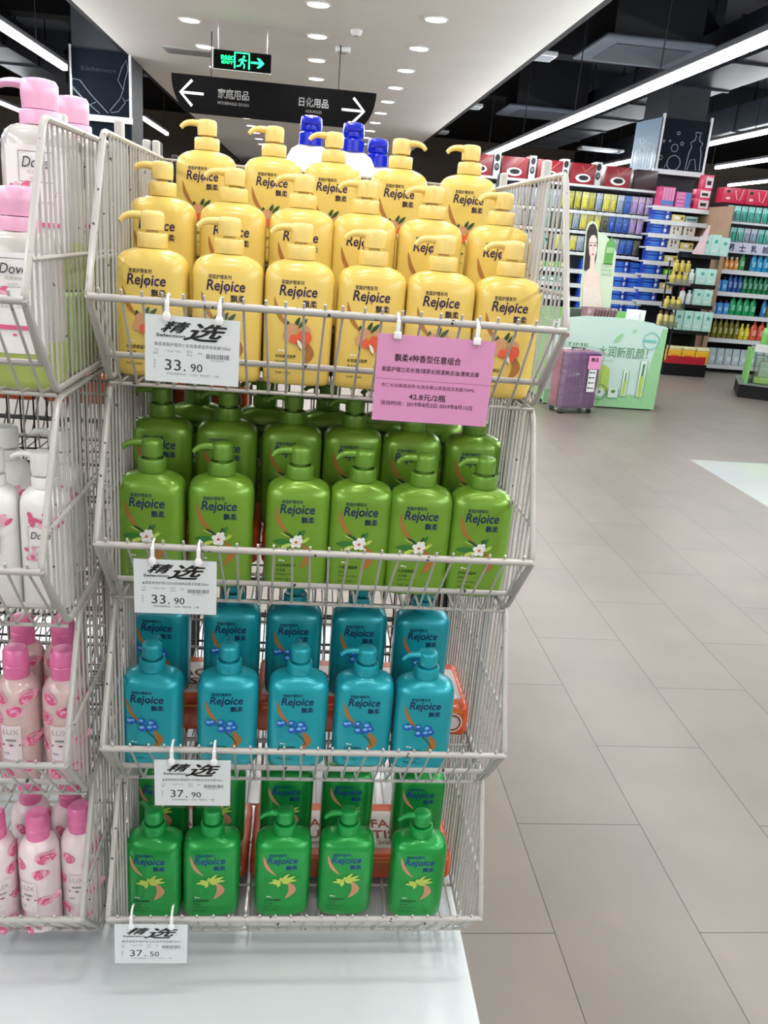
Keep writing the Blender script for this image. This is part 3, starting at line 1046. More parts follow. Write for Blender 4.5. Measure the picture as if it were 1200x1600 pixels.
def lotion(label, group):
    """slim white bottle with white pump and pink flowers"""
    t = thing('body_lotion_bottle', label, 'bottle', group=group)
    fr = lambda x, z: -.027 * (1 - min(abs(x) / .0335, .999) ** 2.4) ** (1 / 2.4)
    b = MB()
    b.loft([sup_ring(.0335 * a, .027 * a, 2.4, z) for z, a in ((0, .93), (.004, 1), (.14, .98), (.160, .95), (.172, .84), (.179, .62), (.182, .48))])
    wp = mat('white_lotion_bottle_plastic', (240, 238, 236), .3, coat=.3)
    b.build('body', wp, t)
    MB().lathe([(.013, .181), (.0165, .182), (.0168, .195), (.016, .197), (.008, .198), (.008, .201)], 24).build('collar', wp, t)
    b = MB()
    b.lathe([(.012, .200), (.0155, .2008), (.0165, .206), (.0165, .226), (.0152, .232), (.009, .2345), (0, .235)], 24)
    pts = spiral([(-.008, 0, .226), (-.022, 0, .2285), (-.034, 0, .227), (-.041, 0, .2225)])
    b.tube(pts, .006, 8, radii=[.0075 - .0035 * i / (len(pts) - 1) for i in range(len(pts))], flat=.8)
    b.build('pump_head', wp, t)
    a = Art()
    rnd = random.Random(3)
    for k in range(14):
        a.ell(-.026 + rnd.random() * .052, .140 - k * .0012 + rnd.random() * .012, .004 + rnd.random() * .003, .003, 2 + k % 2, k * .1, rnd.random() * 3)
    for k in range(8):
        a.ell(-.022 + rnd.random() * .014, .08 + rnd.random() * .018, .003, .003, 2 + k % 2, 2 + k * .1)
    a.rect(-.016, .014, .088, .130, 4, 3)
    a.line([(-.016, .13), (.014, .13), (.014, .088), (-.016, .088), (-.016, .13)], .0007, 1, 4)
    a.text('Dove', -.013, .112, w=.026, h=.0105, mi=0, lay=4, shear=.25)
    a.text('花漾嫩肤身体乳', -.012, .098, w=.021, h=.004, mi=1, lay=4)
    a.text('滋润', -.005, .090, w=.009, h=.004, mi=1, lay=4)
    a.text('樱花甜香', -.012, .078, w=.018, h=.004, mi=2, lay=4)
    a.build('front_label', [INKD, INKG, PETAL, PETL, LABW], t, fr, .0005)
    return t
gL = 'slim white flower bottles in the second basket'
lo = lotion('slim white pump bottle with pink flowers, beside the rack side at the front', gL)
lo.location = (-.360, 1.165, FL[1] + .0)
lo.scale = (1.06, 1.06, 1.0)
for x, y, lab in ((-.4305, 1.165, 'slim white pump bottle with pink flowers, in front, away from the rack side'), (-.375, 1.30, 'slim white pump bottle with pink flowers, behind the front one at the rack side'),
                  (-.455, 1.30, 'slim white pump bottle with pink flowers, behind, away from the rack side')):
    clone(lo, (x, y, FL[1]), label=lab)

pv = clone(lo, (-.466, 1.262, FL[0] + .113), label='slim white flower bottle with purple pump, raised at the edge of the top basket', group='purple pump bottle')
for ch in pv.children:
    if ch.name.startswith(('pump_head', 'collar')):
        ch.data = ch.data.copy()
        ch.data.materials[0] = mat('purple_pump', (122, 30, 190), .35, coat=.3)
def rose(label, group, milky):
    """round rose-print bottle with a pink cap"""
    t = thing('body_wash_bottle', label, 'bottle', group=group)
    R = .0345
    bm_ = mat('rose_milk_plastic', (240, 222, 224), .25, coat=.4, var=.03) if milky else mat('rose_clear_plastic', (228, 198, 194), .18, coat=.5, trans=.15, var=.06)
    b = MB()
    b.lathe([(R * .9, 0), (R, .006), (R, .150), (R * .96, .164), (R * .82, .176), (R * .62, .183), (.017, .186)], 36)
    b.build('body', bm_, t)
    b = MB()
    b.lathe([(.0175, .184), (.0195, .1845), (.0198, .205), (.0185, .2065), (.0185, .2075), (.0196, .2085), (.0188, .228), (.015, .2325), (0, .2335)], 30)
    b.build('cap', mat('rose_pink_cap', (230, 118, 168), .3, coat=.4), t)
    a = Art()
    fr = cyl_front(R)
    rnd = random.Random(11 if milky else 5)
    rl = [(-.012, .146), (.020, .128), (-.022, .036), (.012, .026), (.027, .070), (-.027, .098), (-.005, .008), (.026, .160)] if milky else [(.008, .136), (-.024, .122), (.020, .034), (-.012, .024), (.028, .080), (-.028, .070), (-.015, .158), (.024, .158)]
    for cx, cz in rl:
        for k in range(9):
            rr = .0128 * (1 - k / 11)
            a.ell(cx + rnd.uniform(-.003, .003), cz + rnd.uniform(-.003, .003), rr, rr * .75, 1 if k in (0, 1, 4, 7) else 0, k * .12, rnd.random() * 3, 12)
    for i in range(6):
        a.rect(-.015 + .005 * i, -.015 + .005 * (i + 1), .050, .112, 2, 2)
    a.text('LUX', -.0125, .096, w=.025, h=.0095, mi=3, lay=3, bold=-.006)
    a.text('幽莲魅肤', -.008, .084, w=.016, h=.0042, mi=5, lay=3)
    a.rect(-.0145, .0, .075, .0785, 4, 3)
    a.rect(.0, .0145, .075, .0785, 4, 3)
    a.text('沐浴乳', -.0135, .060, w=.010, h=.0036, mi=5, lay=3)
    a.build('front_label', [PETAL, PETL, mat('pearl_label', (232, 218, 222), .35), INKG, INKP, INKD], t, fr, .0005)
    return t
gC, gD = 'clear rose-print bottles in the third basket', 'milky rose-print bottles in the bottom basket'
ro = rose('clear rose-print bottle with pink cap at the front, against the rack side', gC, False)
ro.location = (-.3575, 1.205, FL[2])
for x, y, dz, lab in ((-.430, 1.205, 0, 'clear rose-print bottle with pink cap at the front, second from the rack side'), (-.5025, 1.205, 0, 'clear rose-print bottle with pink cap at the front, third from the rack side'),
                      (-.388, 1.315, .0, 'clear rose-print bottle with darker pink cap behind, near the rack side'), (-.455, 1.315, .0, 'clear rose-print bottle with darker pink cap behind, farther from the rack side')):
    clone(ro, (x, y, FL[2] + dz), rotz=random.uniform(-.25, .25), label=lab)
rm = rose('milky rose-print bottle with pink cap at the front, against the rack side', gD, True)
rm.location = (-.3545, 1.245, FL[3])
for x, y, rz, lab in ((-.4195, 1.225, -.35, 'milky rose-print bottle with pink cap at the front, second from the rack side'), (-.4925, 1.225, .5, 'milky rose-print bottle with pink cap at the front, third from the rack side'),
                      (-.462, 1.32, .2, 'milky rose-print bottle behind, farther from the rack side'), (-.389, 1.315, .1, 'milky rose-print bottle behind, near the rack side')):
    clone(rm, (x, y, FL[3]), rotz=rz, label=lab)

# ------------------------------------------------------------------ hanging signs
SY = 9.4
def px_poly(pts, y):
    return [(at(u, v, y).x, at(u, v, y).z) for u, v in pts]
c0, c1 = at(268, 110, SY), at(588, 150, SY)
zt, zb = (c0.z + c1.z) / 2, at(440, 190, SY).z
xl, xr = c0.x, c1.x
t = thing('aisle_sign', 'long black boat-shaped sign with white arrows hanging from the white ceiling', 'sign', ((xl + xr) / 2, SY, zb))
hw, hh = (xr - xl) / 2, zt - zb
pts = [(-hw, hh)]
for i in range(9):
    a = PI / 2 * i / 8
    pts.append((-hw + .20 * hw * (1 - math.cos(a)), hh * (1 - math.sin(a)) if i < 8 else 0))
pts += [(hw - (p[0] + hw), p[1]) for p in reversed(pts)]
MB().prism(pts, -.02, .02).build('board', mat('sign_black', (9, 9, 10), .85, spec=.1), t, smooth=False)
a = Art()
aw = hw * .105
def arrow(cx, cz, L, d):
    a = Art()
    a.line([(cx - L, cz), (cx + L, cz)], .024, 0)
    a.line([(cx + d * L * .0, cz + L * 1.02), (cx + d * L, cz), (cx + d * L * .0, cz - L * 1.02)], .026, 0, .2)
    a.build('arrow', [mat('sign_white_lettering', (244, 244, 244), .5)], t, lambda x, z: -.02, eps=.002)
arrow(-hw * .80, hh * .52, .115, -1)
arrow(hw * .775, hh * .48, .115, 1)
a.text('家庭用品', -hw * .55, hh * .46, w=hw * .30, h=hh * .25, bold=.014)
a.text('HOUSEHOLD GOODS', -hw * .55, hh * .30, w=hw * .305, h=hh * .075, bold=.015)
a.text('日化用品', hw * .24, hh * .46, w=hw * .29, h=hh * .24, bold=.014)
a.text('NON-FOOD', hw * .31, hh * .30, w=hw * .155, h=hh * .075, bold=.015)
a.build('lettering', [mat('sign_white_lettering', (244, 244, 244), .5)], t, lambda x, z: -.02, eps=.002)
for x in (-hw * .62, hw * .62):
    MB().rod((x, 0, hh - .005), (x, 0, CZ - zb), .006, 6).build('hanging_rod', DARK, t)

EY = 8.9
e0, e1, e2 = at(334, 72, EY), at(424, 86, EY), at(424, 116, EY)
ew, eh = e1.x - e0.x, e1.z - e2.z
t = thing('exit_sign', 'lit green EXIT sign with running figure, hung above the black aisle sign', 'exit sign', ((e0.x + e1.x) / 2, EY, e2.z))
b = MB()
b.rbox(-ew / 2, ew / 2, -.018, .018, 0, eh, .006)
b.build('housing', mat('exit_housing_black', (5, 9, 8), .8, spec=.1), t)
b = MB()
b.box(-ew / 2 - .012, -ew / 2 - .0005, -.019, .019, -.004, eh + .004)
b.box(-ew / 2, ew / 2 + .004, -.019, .019, -.006, -.0005)
b.build('edge_trim', mat('exit_edge_silver', (225, 230, 230), .3), t, smooth=False)
a = Art()
GL = mat('exit_green_light', (40, 255, 150), .5, emit=2.2, var=0)
a.text('安全出口', -ew * .37, eh * .50, w=ew * .23, h=eh * .24, bold=.03)
a.text('EXIT', -ew * .355, eh * .30, w=ew * .20, h=eh * .14, bold=.03)
X0, X1 = -ew * .13, ew * .12
a.line([(X0, eh * .10), (X0, eh * .92), (X1, eh * .92), (X1, eh * .10)], ew * .028, 0)
a.ell(ew * .03, eh * .74, ew * .020, ew * .020, 0)
a.line([(ew * .022, eh * .64), (-ew * .010, eh * .42)], ew * .045, 0)
a.line([(ew * .022, eh * .62), (ew * .062, eh * .52), (ew * .080, eh * .58)], ew * .018, 0)
a.line([(ew * .010, eh * .60), (-ew * .045, eh * .58), (-ew * .060, eh * .48)], ew * .018, 0)
a.line([(-ew * .008, eh * .44), (ew * .040, eh * .32), (ew * .030, eh * .12)], ew * .022, 0)
a.line([(-ew * .012, eh * .42), (-ew * .035, eh * .26), (-ew * .095, eh * .22)], ew * .022, 0)
a.line([(ew * .15, eh * .48), (ew * .30, eh * .48)], eh * .11, 0)
a.poly([(ew * .25, eh * .74), (ew * .30, eh * .74), (ew * .385, eh * .48), (ew * .30, eh * .22), (ew * .25, eh * .22), (ew * .315, eh * .48)], 0)
a.build('lit_pictogram', [GL], t, lambda x, z: -.018, eps=.002)
for x in (-ew * .42, ew * .42):
    MB().rod((x, 0, eh - .003), (x, 0, CZ - e2.z), .006, 6).build('hanging_rod', mat('silver_rod', (170, 172, 174), .35, metal=.7), t)

def on_ceiling(u, v, z):
    d = _r * ((u - 600) / FOC) + _u * ((800 - v) / FOC) + _f
    p = d * ((z - EYE) / d.z)
    return Vector((p.x, p.y, z))
# small fittings of the white ceiling
p = on_ceiling(557, 47, CZ)
t = thing('smoke_detector', 'small round smoke detector on the white ceiling between two lines of downlights', 'smoke detector', p)
MB().lathe([(.0, -.05), (.035, -.048), (.05, -.03), (.055, -.01), (.055, -.0005)], 24).build('body', TRIM, t)
MB().lathe([(.0, -.056), (.012, -.055), (.014, -.049)], 12).build('sensor_tip', GREY_INK, t)
p = on_ceiling(536, 74, CZ)
t = thing('ceiling_speaker', 'square white speaker plate on the white ceiling beside the middle downlights', 'speaker', p)
MB().rbox(-.075, .075, -.075, .075, -.05, -.0005, .015).build('plate', TRIM, t)
MB().lathe([(0, -.056), (.05, -.055), (.055, -.0505)], 28).build('grille', mat('speaker_grille', (190, 190, 188), .6), t)
p = on_ceiling(300, 80, CZ)
t = thing('air_vent', 'grey linear air vent in the white ceiling behind the exit sign', 'air vent', p)
MB().box(-.30, .30, -.16, .16, -.014, -.0005).build('vent_frame', mat('vent_grey', (186, 186, 184), .5), t, smooth=False)
for k in range(5):
    MB().box(-.27, .27, -.13 + k * .06, -.10 + k * .06, -.022, -.0145).build('slat', mat('vent_dark', (140, 140, 140), .5), t, smooth=False)
# fittings hung under the black ceiling
vg = mat('vent_white', (196, 200, 204), .5)
for (u, v), s, lab in (((835, 90), .22, 'small pale air vent under the black ceiling, nearest along the white ceiling edge'), ((732, 168), .20, 'small pale air vent under the black ceiling, second along the white ceiling edge'),
                       ((684, 208), .20, 'small pale air vent under the black ceiling, third along the white ceiling edge'), ((938, 236), .45, 'pale air vent under the black ceiling over the red gift boxes')):
    p = on_ceiling(u, v, 3.36)
    t = thing('air_vent', lab, 'air vent', p, group='pale vents under the black ceiling')
    MB().rbox(-s, s, -.17, .17, 0, .05, .01).build('vent_frame', vg, t)
    for k in range(4):
        MB().box(-s + .03, s - .03, -.125 + k * .07, -.085 + k * .07, -.008, -.0005).build('slat', mat('vent_slat_grey', (150, 156, 162), .5), t, smooth=False)  # slats a darker grey than the frame
    MB().rod((0, 0, .045), (0, 0, 1.25), .008, 5).build('hanging_rod', DARK, t)
gcas = mat('cassette_grey', (92, 100, 112), .55, var=.08, scale=5)
for (u, v), sx, sy, lab in (((1000, 86), .62, .62, 'square grey air conditioner cassette under the black ceiling beside the long strip lamp'),
                            ((850, 180), .75, .55, 'square grey air conditioner cassette farther along the black ceiling')):
    p = on_ceiling(u, v, 3.55)
    t = thing('ceiling_air_conditioner', lab, 'air conditioner', p)
    MB().rbox(-sx, sx, -sy, sy, 0, .06, .03).build('face_plate', gcas, t)
    MB().rbox(-sx * .7, sx * .7, -sy * .7, sy * .7, -.012, -.0005, .02).build('intake_grille', mat('cassette_dark', (66, 72, 82), .6), t)
    MB().box(-sx * .8, sx * .8, -sy * .8, sy * .8, .061, 1.06).build('body', DARK, t, smooth=False)

# ------------------------------------------------------------------ blackboard columns
def bottle_chalk(a, x, z, h, w, mi=0, lw=.012):
    pts = [(x - w / 2, z), (x - w * .42, z + h * .45), (x - w * .30, z + h * .62), (x - w * .42, z + h * .72), (x - w * .15, z + h * .80), (x - w * .12, z + h * .90), (x - w * .2, z + h),
           (x + w * .2, z + h), (x + w * .12, z + h * .90), (x + w * .15, z + h * .80), (x + w * .42, z + h * .72), (x + w * .30, z + h * .62), (x + w * .42, z + h * .45), (x + w / 2, z)]
    a.line(pts, lw, mi)
# column beside the main aisle shelves
CY = 11.55
k0, k1 = at(1035, 205, CY), at(1108, 215, CY)
x0, x1 = k0.x, k1.x
struct(MB().box(x0 + .05, x1 - .06, CY + .06, CY + .9, 0, 4.59).build('column', mat('column_black', (22, 26, 34), .6), smooth=False))
zb = at(1072, 268, CY).z
t = thing('blackboard', 'navy blackboard with chalk bottles and bubbles on the column above the pink boxes', 'blackboard', ((x0 + x1) / 2, CY, zb))
bw, bh = (x1 - x0) / 2, .62
MB().box(-bw, bw, 0, .03, 0, bh).build('board', NAVY, t, smooth=False)
b = MB()
b.box(-bw - .05, bw, -.05, .03, -.06, -.001)
b.build('ledge', WHITE_SHELF, t, smooth=False)
for s in (-1, 1):
    MB().box(s * bw - .013, s * bw + .013, -.012, .03, .001, bh + .05).build('edge_strip', WHITE_SHELF, t, smooth=False)
a = Art()
bottle_chalk(a, .17, .02, .46, .20)
a.line([(.10, .02), (.12, .14), (.18, .16), (.22, .02)], .010, 0)
a.ring(-.10, .09, .09, .011, 0)
a.ring(-.12, .27, .045, .010, 0)
for x, z, r in ((-.29, .14, .026), (-.03, .33, .020), (-.10, .45, .018), (-.28, .34, .014), (-.2, .35, .010)):
    a.ring(x, z, r, .009, 0)
a.line([(-.22, .02), (-.18, .10)], .01, 0)
a.build('chalk_drawing', [CHALK], t, eps=.003)
t = thing('blackboard', 'side board pale with glare, turned to the aisle on the column, with faint chalk bottles', 'blackboard', (x0 - .04, CY - .02, zb - .02))
pale = mat('glare_board', (120, 142, 160), .25, coat=.3, var=.06)  # glare on the angled board put into its pale colour
p0 = at(993, 207, CY + .35)
dx, dyy = p0.x - (x0 - .04), .38
bm = MB()
bm.add([(0, 0, 0), (dx, dyy, -.0), (dx, dyy, .60), (0, 0, .64), (.015, .02, 0), (dx + .015, dyy + .02, 0), (dx + .015, dyy + .02, .60), (.015, .02, .64)],
       [(0, 1, 2, 3), (7, 6, 5, 4), (0, 4, 5, 1), (1, 5, 6, 2), (2, 6, 7, 3), (3, 7, 4, 0)])
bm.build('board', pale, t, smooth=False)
a = Art()
for f_ in (.2, .35, .52, .68, .82):
    hgt = .18 + .22 * ((f_ * 7) % 1)
    cx = dx * f_
    a.line([(cx - .022, .03), (cx - .022, hgt), (cx - .008, hgt + .05), (cx + .008, hgt + .05), (cx + .022, hgt), (cx + .022, .03)], .008, 0)
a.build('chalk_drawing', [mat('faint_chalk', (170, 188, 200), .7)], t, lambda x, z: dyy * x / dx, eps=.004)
# column on the household goods side
LY = 11.2
k0, k1, k2 = at(110, 97, LY), at(203, 112, LY), at(222, 112, LY + .7)
zb = at(155, 180, LY).z
struct(MB().box(k0.x + .01, k1.x + .005, LY + .04, LY + .75, 0, 4.59).build('column', mat('column_grey', (62, 66, 72), .6), smooth=False))
bw, bh = (k1.x - k0.x) / 2, .70
t = thing('blackboard', 'navy blackboard with chalk brushes and spoons on the column beyond the pink pumps', 'blackboard', ((k0.x + k1.x) / 2, LY, zb))
MB().box(-bw, bw, 0, .03, 0, bh).build('board', NAVY, t, smooth=False)
MB().box(-bw, bw + .02, -.03, .03, -.07, -.001).build('ledge', WHITE_SHELF, t, smooth=False)
MB().box(-bw, bw, 0, .03, -.75, -.071).build('lower_board', NAVY, t, smooth=False)
for s in (-1, 1):
    MB().box(s * bw - .012, s * bw + .012, -.01, .03, .001, bh + .03).build('edge_strip', WHITE_SHELF, t, smooth=False)
a = Art()
a.line([(-.02, .02), (-.18, .14), (-.34, .30), (-.32, .37), (-.24, .36), (-.12, .22), (.08, .03)], .008, 0)
a.line([(-.33, .27), (-.14, .10), (-.06, .14)], .007, 0)
a.ell(.23, .48, .0, .0, 0)
a.line([(.26, .30), (.20, .40), (.25, .54), (.30, .62), (.32, .52), (.28, .40), (.26, .30), (.22, .20), (.10, .06), (.12, .04), (.20, .06), (.28, .16), (.25, .22)], .007, 0)
a.line([(.28, .18), (.36, .22), (.385, .24)], .006, 0)
a.text('Kitchenware', -.22, .47, w=.40, h=.05, mi=1)
a.build('chalk_drawing', [CHALK, mat('rubbed_chalk', (48, 58, 70), .8)], t, eps=.003)

# ------------------------------------------------------------------ shelving units across the aisle
PEG = mat('pegboard_dark', (38, 44, 56), .6, var=.1)
LEDGE = mat('shelf_edge_white', (222, 226, 230), .4)
def unit(name, label, x0, x1, yf, yb, z1, shelves, panel=None, side=True, edge=None, kick=.115):
    """gondola unit: back panel, kick board, uprights, shelf boards at the given heights (front edge at yf)"""
    t = thing(name, label, 'shelving', ((x0 + x1) / 2, yf, 0))
    hw, d = (x1 - x0) / 2, yb - yf
    MB().box(-hw, hw, d - .03, d, 0, z1).build('back_panel', panel or PEG, t, smooth=False)
    MB().box(-hw, hw, .02, d - .031, 0, kick - .022).build('kick_board', BLACK, t, smooth=False)
    for s in (-1, 1):
        if side: MB().box(s * hw - .015, s * hw + .015, d - .09, d - .031, 0, z1).build('upright', DARK, t, smooth=False)
    for z, f in shelves:
        b = MB()
        b.box(-hw + .016, hw - .016, f, d - .031, z - .02, z)
        b.box(-hw + .016, hw - .016, f - .012, f - .0005, z - .048, z + .006)
        b.build('shelf', edge or LEDGE, t, smooth=False)
    return t

def place(proto, x, y, z, lab, group, rz=0, sc=None):
    o = proto if not proto.get('placed') else clone(proto)
    proto['placed'] = 1
    o.location = (x, y, z)
    o.rotation_euler = (0, 0, rz)
    if sc: o.scale = sc
    o['label'] = lab
    o['category'] = proto['category']
    o['group'] = group
    return o

def hang_pack(rgb, rgb2, name):
    """blister pack: printed card with hang hole and a moulded product on it"""
    t = thing('hanging_pack', name, 'blister pack')
    b = MB()
    b.rbox(-.038, .038, .0, .004, 0, .205, .0015)
    b.build('card', mat('card_' + name, rgb, .4, coat=.3), t)
    b = MB()
    b.rbox(-.024, .024, -.030, -.0005, .015, .140, .010)
    b.build('blister', mat('blister_' + name, rgb2, .2, coat=.5), t)
    b = MB()
    b.rod((0, -.02, .19), (0, .16, .19), .003, 5)
    b.build('hook', DARK, t)
    return t
HP = {k: hang_pack(a, b_, k) for k, a, b_ in (('teal', (150, 210, 202), (70, 170, 158)), ('frost', (190, 200, 212), (140, 160, 186)), ('olive', (198, 196, 120), (178, 176, 44)),
                                            ('lemon', (226, 222, 150), (214, 206, 70)), ('blue', (86, 128, 200), (40, 86, 186)), ('lilac', (206, 190, 220), (178, 150, 208)), ('smoke', (120, 122, 108), (70, 72, 60)))}
AY = 11.25
ax0, ax1 = 2.05, 4.44
shl = [(at(977, 427, AY).z, -.10), (at(977, 449, AY).z, -.12), (at(977, 469.5, AY).z, -.14), (at(977, 489, AY).z, -.16), (.45, -.16), (.12, -.16)]
ua = unit('wall_shelving', 'dark wall shelving with rows of blister packs, blue boxes below and red gift boxes above', ax0, ax1, AY - .02, AY + .22, at(912, 297, AY).z + .03, shl)
MB().box(-(ax1 - ax0) / 2, (ax1 - ax0) / 2, -.10, .19, at(912, 297, AY).z + .031, at(912, 297, AY).z + .06).build('top_board', LEDGE, ua, smooth=False)
rowsA = [(301, 328.5, 'top'), (335.5, 359.5, 'second'), (370, 393, 'third')]
pal = {'top': ['teal'] * 4 + ['frost'] * 5 + ['teal', 'frost'] + ['olive'] * 3 + ['lemon', 'olive', 'frost', 'lemon', 'lemon', 'frost', 'blue', 'lilac', 'lilac', 'lilac'],
       'second': ['teal'] * 2 + ['frost'] * 7 + ['teal', 'smoke'] + ['smoke', 'olive', 'frost', 'lemon', 'olive', 'lemon', 'smoke', 'blue', 'blue', 'blue', 'lilac', 'lilac'],
       'third': ['frost'] * 9 + ['teal', 'smoke', 'lemon', 'smoke', 'lemon', 'frost', 'smoke', 'frost', 'frost', 'blue', 'frost', 'blue', 'blue', 'smoke']}
for (v0, v1, nm) in rowsA:
    zt, zb = at(912, v0, AY).z, at(912, v1, AY).z
    n = len(pal[nm])
    cnt = {}
    tot = {k: pal[nm].count(k) for k in pal[nm]}
    right = ax1 - .06 if nm == 'top' else ax1 - .13
    for i, k in enumerate(pal[nm]):
        cnt[k] = cnt.get(k, 0) + 1
        x = ax0 + .06 + (right - ax0 - .06) * (i + .5) / n
        place(HP[k], x, AY - .07 - .006 * (i % 3), zb + .005, f'{k} blister pack on the {nm} wall hook row, {ORD[tot[k] - cnt[k]]} {k} pack from the pillar',
              f'blister packs on the {nm} hook row', random.uniform(-.12, .12), ((right - ax0) / n / .086, 1, (zt - zb) / .205))
    b = MB()
    x = ax0 + .08
    while x < right - .1:
        w_ = random.choice((.06, .08, .13))
        b.rbox(x, x + w_, -.165, -.160, zb - .052, zb - .012, .002)
        x += w_ + .03
    b.box(ax0 + .05, right - .03, -.1595, -.156, zb - .05, zb - .016)
    for i in range(len(b.v)):
        b.v[i] = (b.v[i][0] - (ax0 + ax1) / 2, b.v[i][1], b.v[i][2])
    b.build('price_strip', LEDGE, ua)

def box_item(name, w, d, h, rgb, art=None, cat='box', rough=.35):
    t = thing(name, 'x', cat)
    MB().rbox(-w / 2, w / 2, 0, d, 0, h, .003).build('carton', mat('carton_%d_%d_%d' % rgb, rgb, rough, coat=.3, var=.06), t)
    if art:
        a = Art()
        ms = art(a, w, h)
        a.build('front_print', ms, t, eps=.0012)
    return t
def art_blue(a, w, h):
    a.ell(-w * .12, h * .68, w * .26, h * .16, 0)
    a.ell(-w * .12, h * .28, w * .28, h * .15, 0)
    a.poly([(w * .28, h * .95), (w * .40, h * .95), (w * .34, h * .60), (w * .42, h * .60), (w * .26, h * .05), (w * .31, h * .45), (w * .23, h * .45)], 1)
    return [mat('box_sky_blue', (60, 130, 226), .4), WHITE_INK]
def art_gift(a, w, h):
    a.ell(0, h * .30, w * .30, h * .20, 0)
    a.ell(w * .02, h * .31, w * .20, h * .12, 1, 1)
    a.line([(-w * .1, h * .85), (w * .05, h * .6), (w * .35, h * .95)], .008, 2)
    return [WHITE_INK, BLACK_INK, mat('gift_gold', (220, 130, 100), .4)]
def art_disc(a, w, h):
    a.ell(0, h * .78, w * .36, h * .15, 0)
    a.ell(0, h * .40, w * .36, h * .16, 0)
    a.ell(0, h * .42, w * .22, h * .08, 1, 1)
    return [BLACK_INK, GREY_INK]
BLUEBOX = box_item('toothpaste_box', .21, .10, .072, (20, 62, 178), art_blue)
GIFT = box_item('gift_box', .33, .22, .25, (136, 12, 32), art_gift)
SPACER = box_item('product_box', .085, .20, .28, (206, 210, 212), art_disc)
zt = at(912, 297, AY).z + .0605
xs = [2.28, 2.74, 3.17, 3.60]
for i, x in enumerate(xs):
    place(SPACER, x, AY - .08, zt, f'white box with black discs standing between the red gift boxes, {ORD[len(xs) - 1 - i]} from the pillar', 'white boxes on the wall shelving')
xs = [2.08, 2.52, 2.98, 3.42, 3.88, 4.20]
for i, x in enumerate(xs[:5]):
    place(GIFT, x - .01 if i else 2.06, AY - .08, zt, f'red gift box with white oval on top of the wall shelving, {ORD[5 - 1 - i]} from the pillar', 'red gift boxes on the wall shelving', sc=(1, 1, 1))
DKB = box_item('gift_box', .30, .2, .24, (50, 22, 30))
place(DKB, 4.24, AY - .08, zt, 'dark maroon gift box at the pillar end of the wall shelving top', 'red gift boxes on the wall shelving')

GRB = box_item('toothpaste_box', .12, .10, .075, (90, 178, 60), lambda a, w, h: (a.rect(-w * .4, w * .1, h * .2, h * .8, 0), [mat('box_leaf_white', (220, 235, 150), .4)])[1])
TLB = box_item('toothpaste_box', .12, .10, .075, (70, 160, 150), lambda a, w, h: (a.rect(-w * .2, w * .4, h * .25, h * .7, 0), [WHITE_INK])[1])
nb = 0
for k, (z, f) in enumerate(shl[:4]):
    nm = ['upper', 'second', 'third', 'lowest'][k]
    if k < 3:
        for i in range(10):
            x = ax0 + .09 + i * .128
            P = (GRB, TLB, TLB)[k] if i > 5 else (TLB, BLUEBOX, BLUEBOX)[k]
            if P is BLUEBOX and i % 2: continue
            place(P, x + (.05 if P is BLUEBOX else 0), AY - .02 + f + .012, z + .0065, f'small carton on the {nm} shelf under the blister packs, {ORD[9 - i]} from the standee', f'cartons on the {nm} shelf behind the basket wires')
    for i in range(4):
        for lv in range(2):
            x = ax1 - .13 - (3 - i) * .222
            place(BLUEBOX, x, AY - .02 + f + .012, z + .0065 + lv * .0725, f'blue carton on the {nm} lower wall shelf, {("bottom", "upper")[lv]} layer, {ORD[3 - i]} from the pillar', f'blue cartons on the {nm} lower wall shelf', sc=(1, 1, .95))

# ---- pillar-end unit with blue toothpaste cartons
BY = 10.95
bx0, bx1 = at(1004, 400, BY).x, at(1100, 400, BY).x + .10
shb = [at(1047, v, BY).z for v in (323.7, 345.6, 367, 388, 410, 431, 453, 473)]
ub = unit('pillar_shelving', 'white shelving before the column, stacked with blue cartons and pink boxes above', bx0, bx1, BY, BY + .5, at(1047, 300, BY).z, [(z, -.02) for z in shb] + [(.5, -.02), (.3, -.02), (.115, -.02)], mat('navy_back', (30, 38, 56), .6))
YLB = box_item('soap_box', .17, .10, .078, (222, 206, 120), lambda a, w, h: (a.rect(-w * .3, w * .1, h * .25, h * .75, 0), a.ell(w * .3, h * .5, w * .1, h * .25, 1), [WHITE_INK, mat('soap_grey', (110, 110, 90), .5)])[2])
WHB = box_item('soap_box', .15, .10, .11, (224, 220, 210), lambda a, w, h: (a.ell(-w * .2, h * .65, w * .09, h * .2, 0), a.ell(w * .12, h * .65, w * .09, h * .2, 0), a.ell(-w * .2, h * .25, w * .07, h * .15, 0), [mat('soap_brown', (110, 90, 70), .5)])[3])
GYB = box_item('soap_box', .16, .10, .072, (150, 176, 176), lambda a, w, h: (a.rect(-w * .4, w * .4, h * .3, h * .6, 0), [mat('soap_dark_teal', (60, 92, 100), .5)])[1])
NM = ['top', 'second', 'third', 'fourth', 'fifth', 'sixth', 'seventh', 'lowest seen']
for k, z in enumerate(shb):
    if k == 0: continue
    for lv in range(2):
        place(BLUEBOX, bx0 + .155, BY - .005, z + .0065 + lv * .068, f'blue carton with white flash, {("lower", "upper")[lv]} of two, {NM[k]} shelf before the column', 'blue cartons before the column', sc=(1.22, 1, .92))
    if k < 7:
        P = (YLB, YLB, WHB, WHB, YLB, GRB, YLB)[k % 7]
        place(P, bx0 + .385, BY - .005, z + .0065, f'pale soap carton beside the blue cartons on the {NM[k]} shelf before the column', 'soap cartons before the column')
        place((GYB, GYB, WHB, YLB, WHB, YLB, WHB)[k % 7], bx0 + .565, BY - .005, z + .0065, f'end soap carton on the {NM[k]} shelf before the column', 'soap cartons before the column')
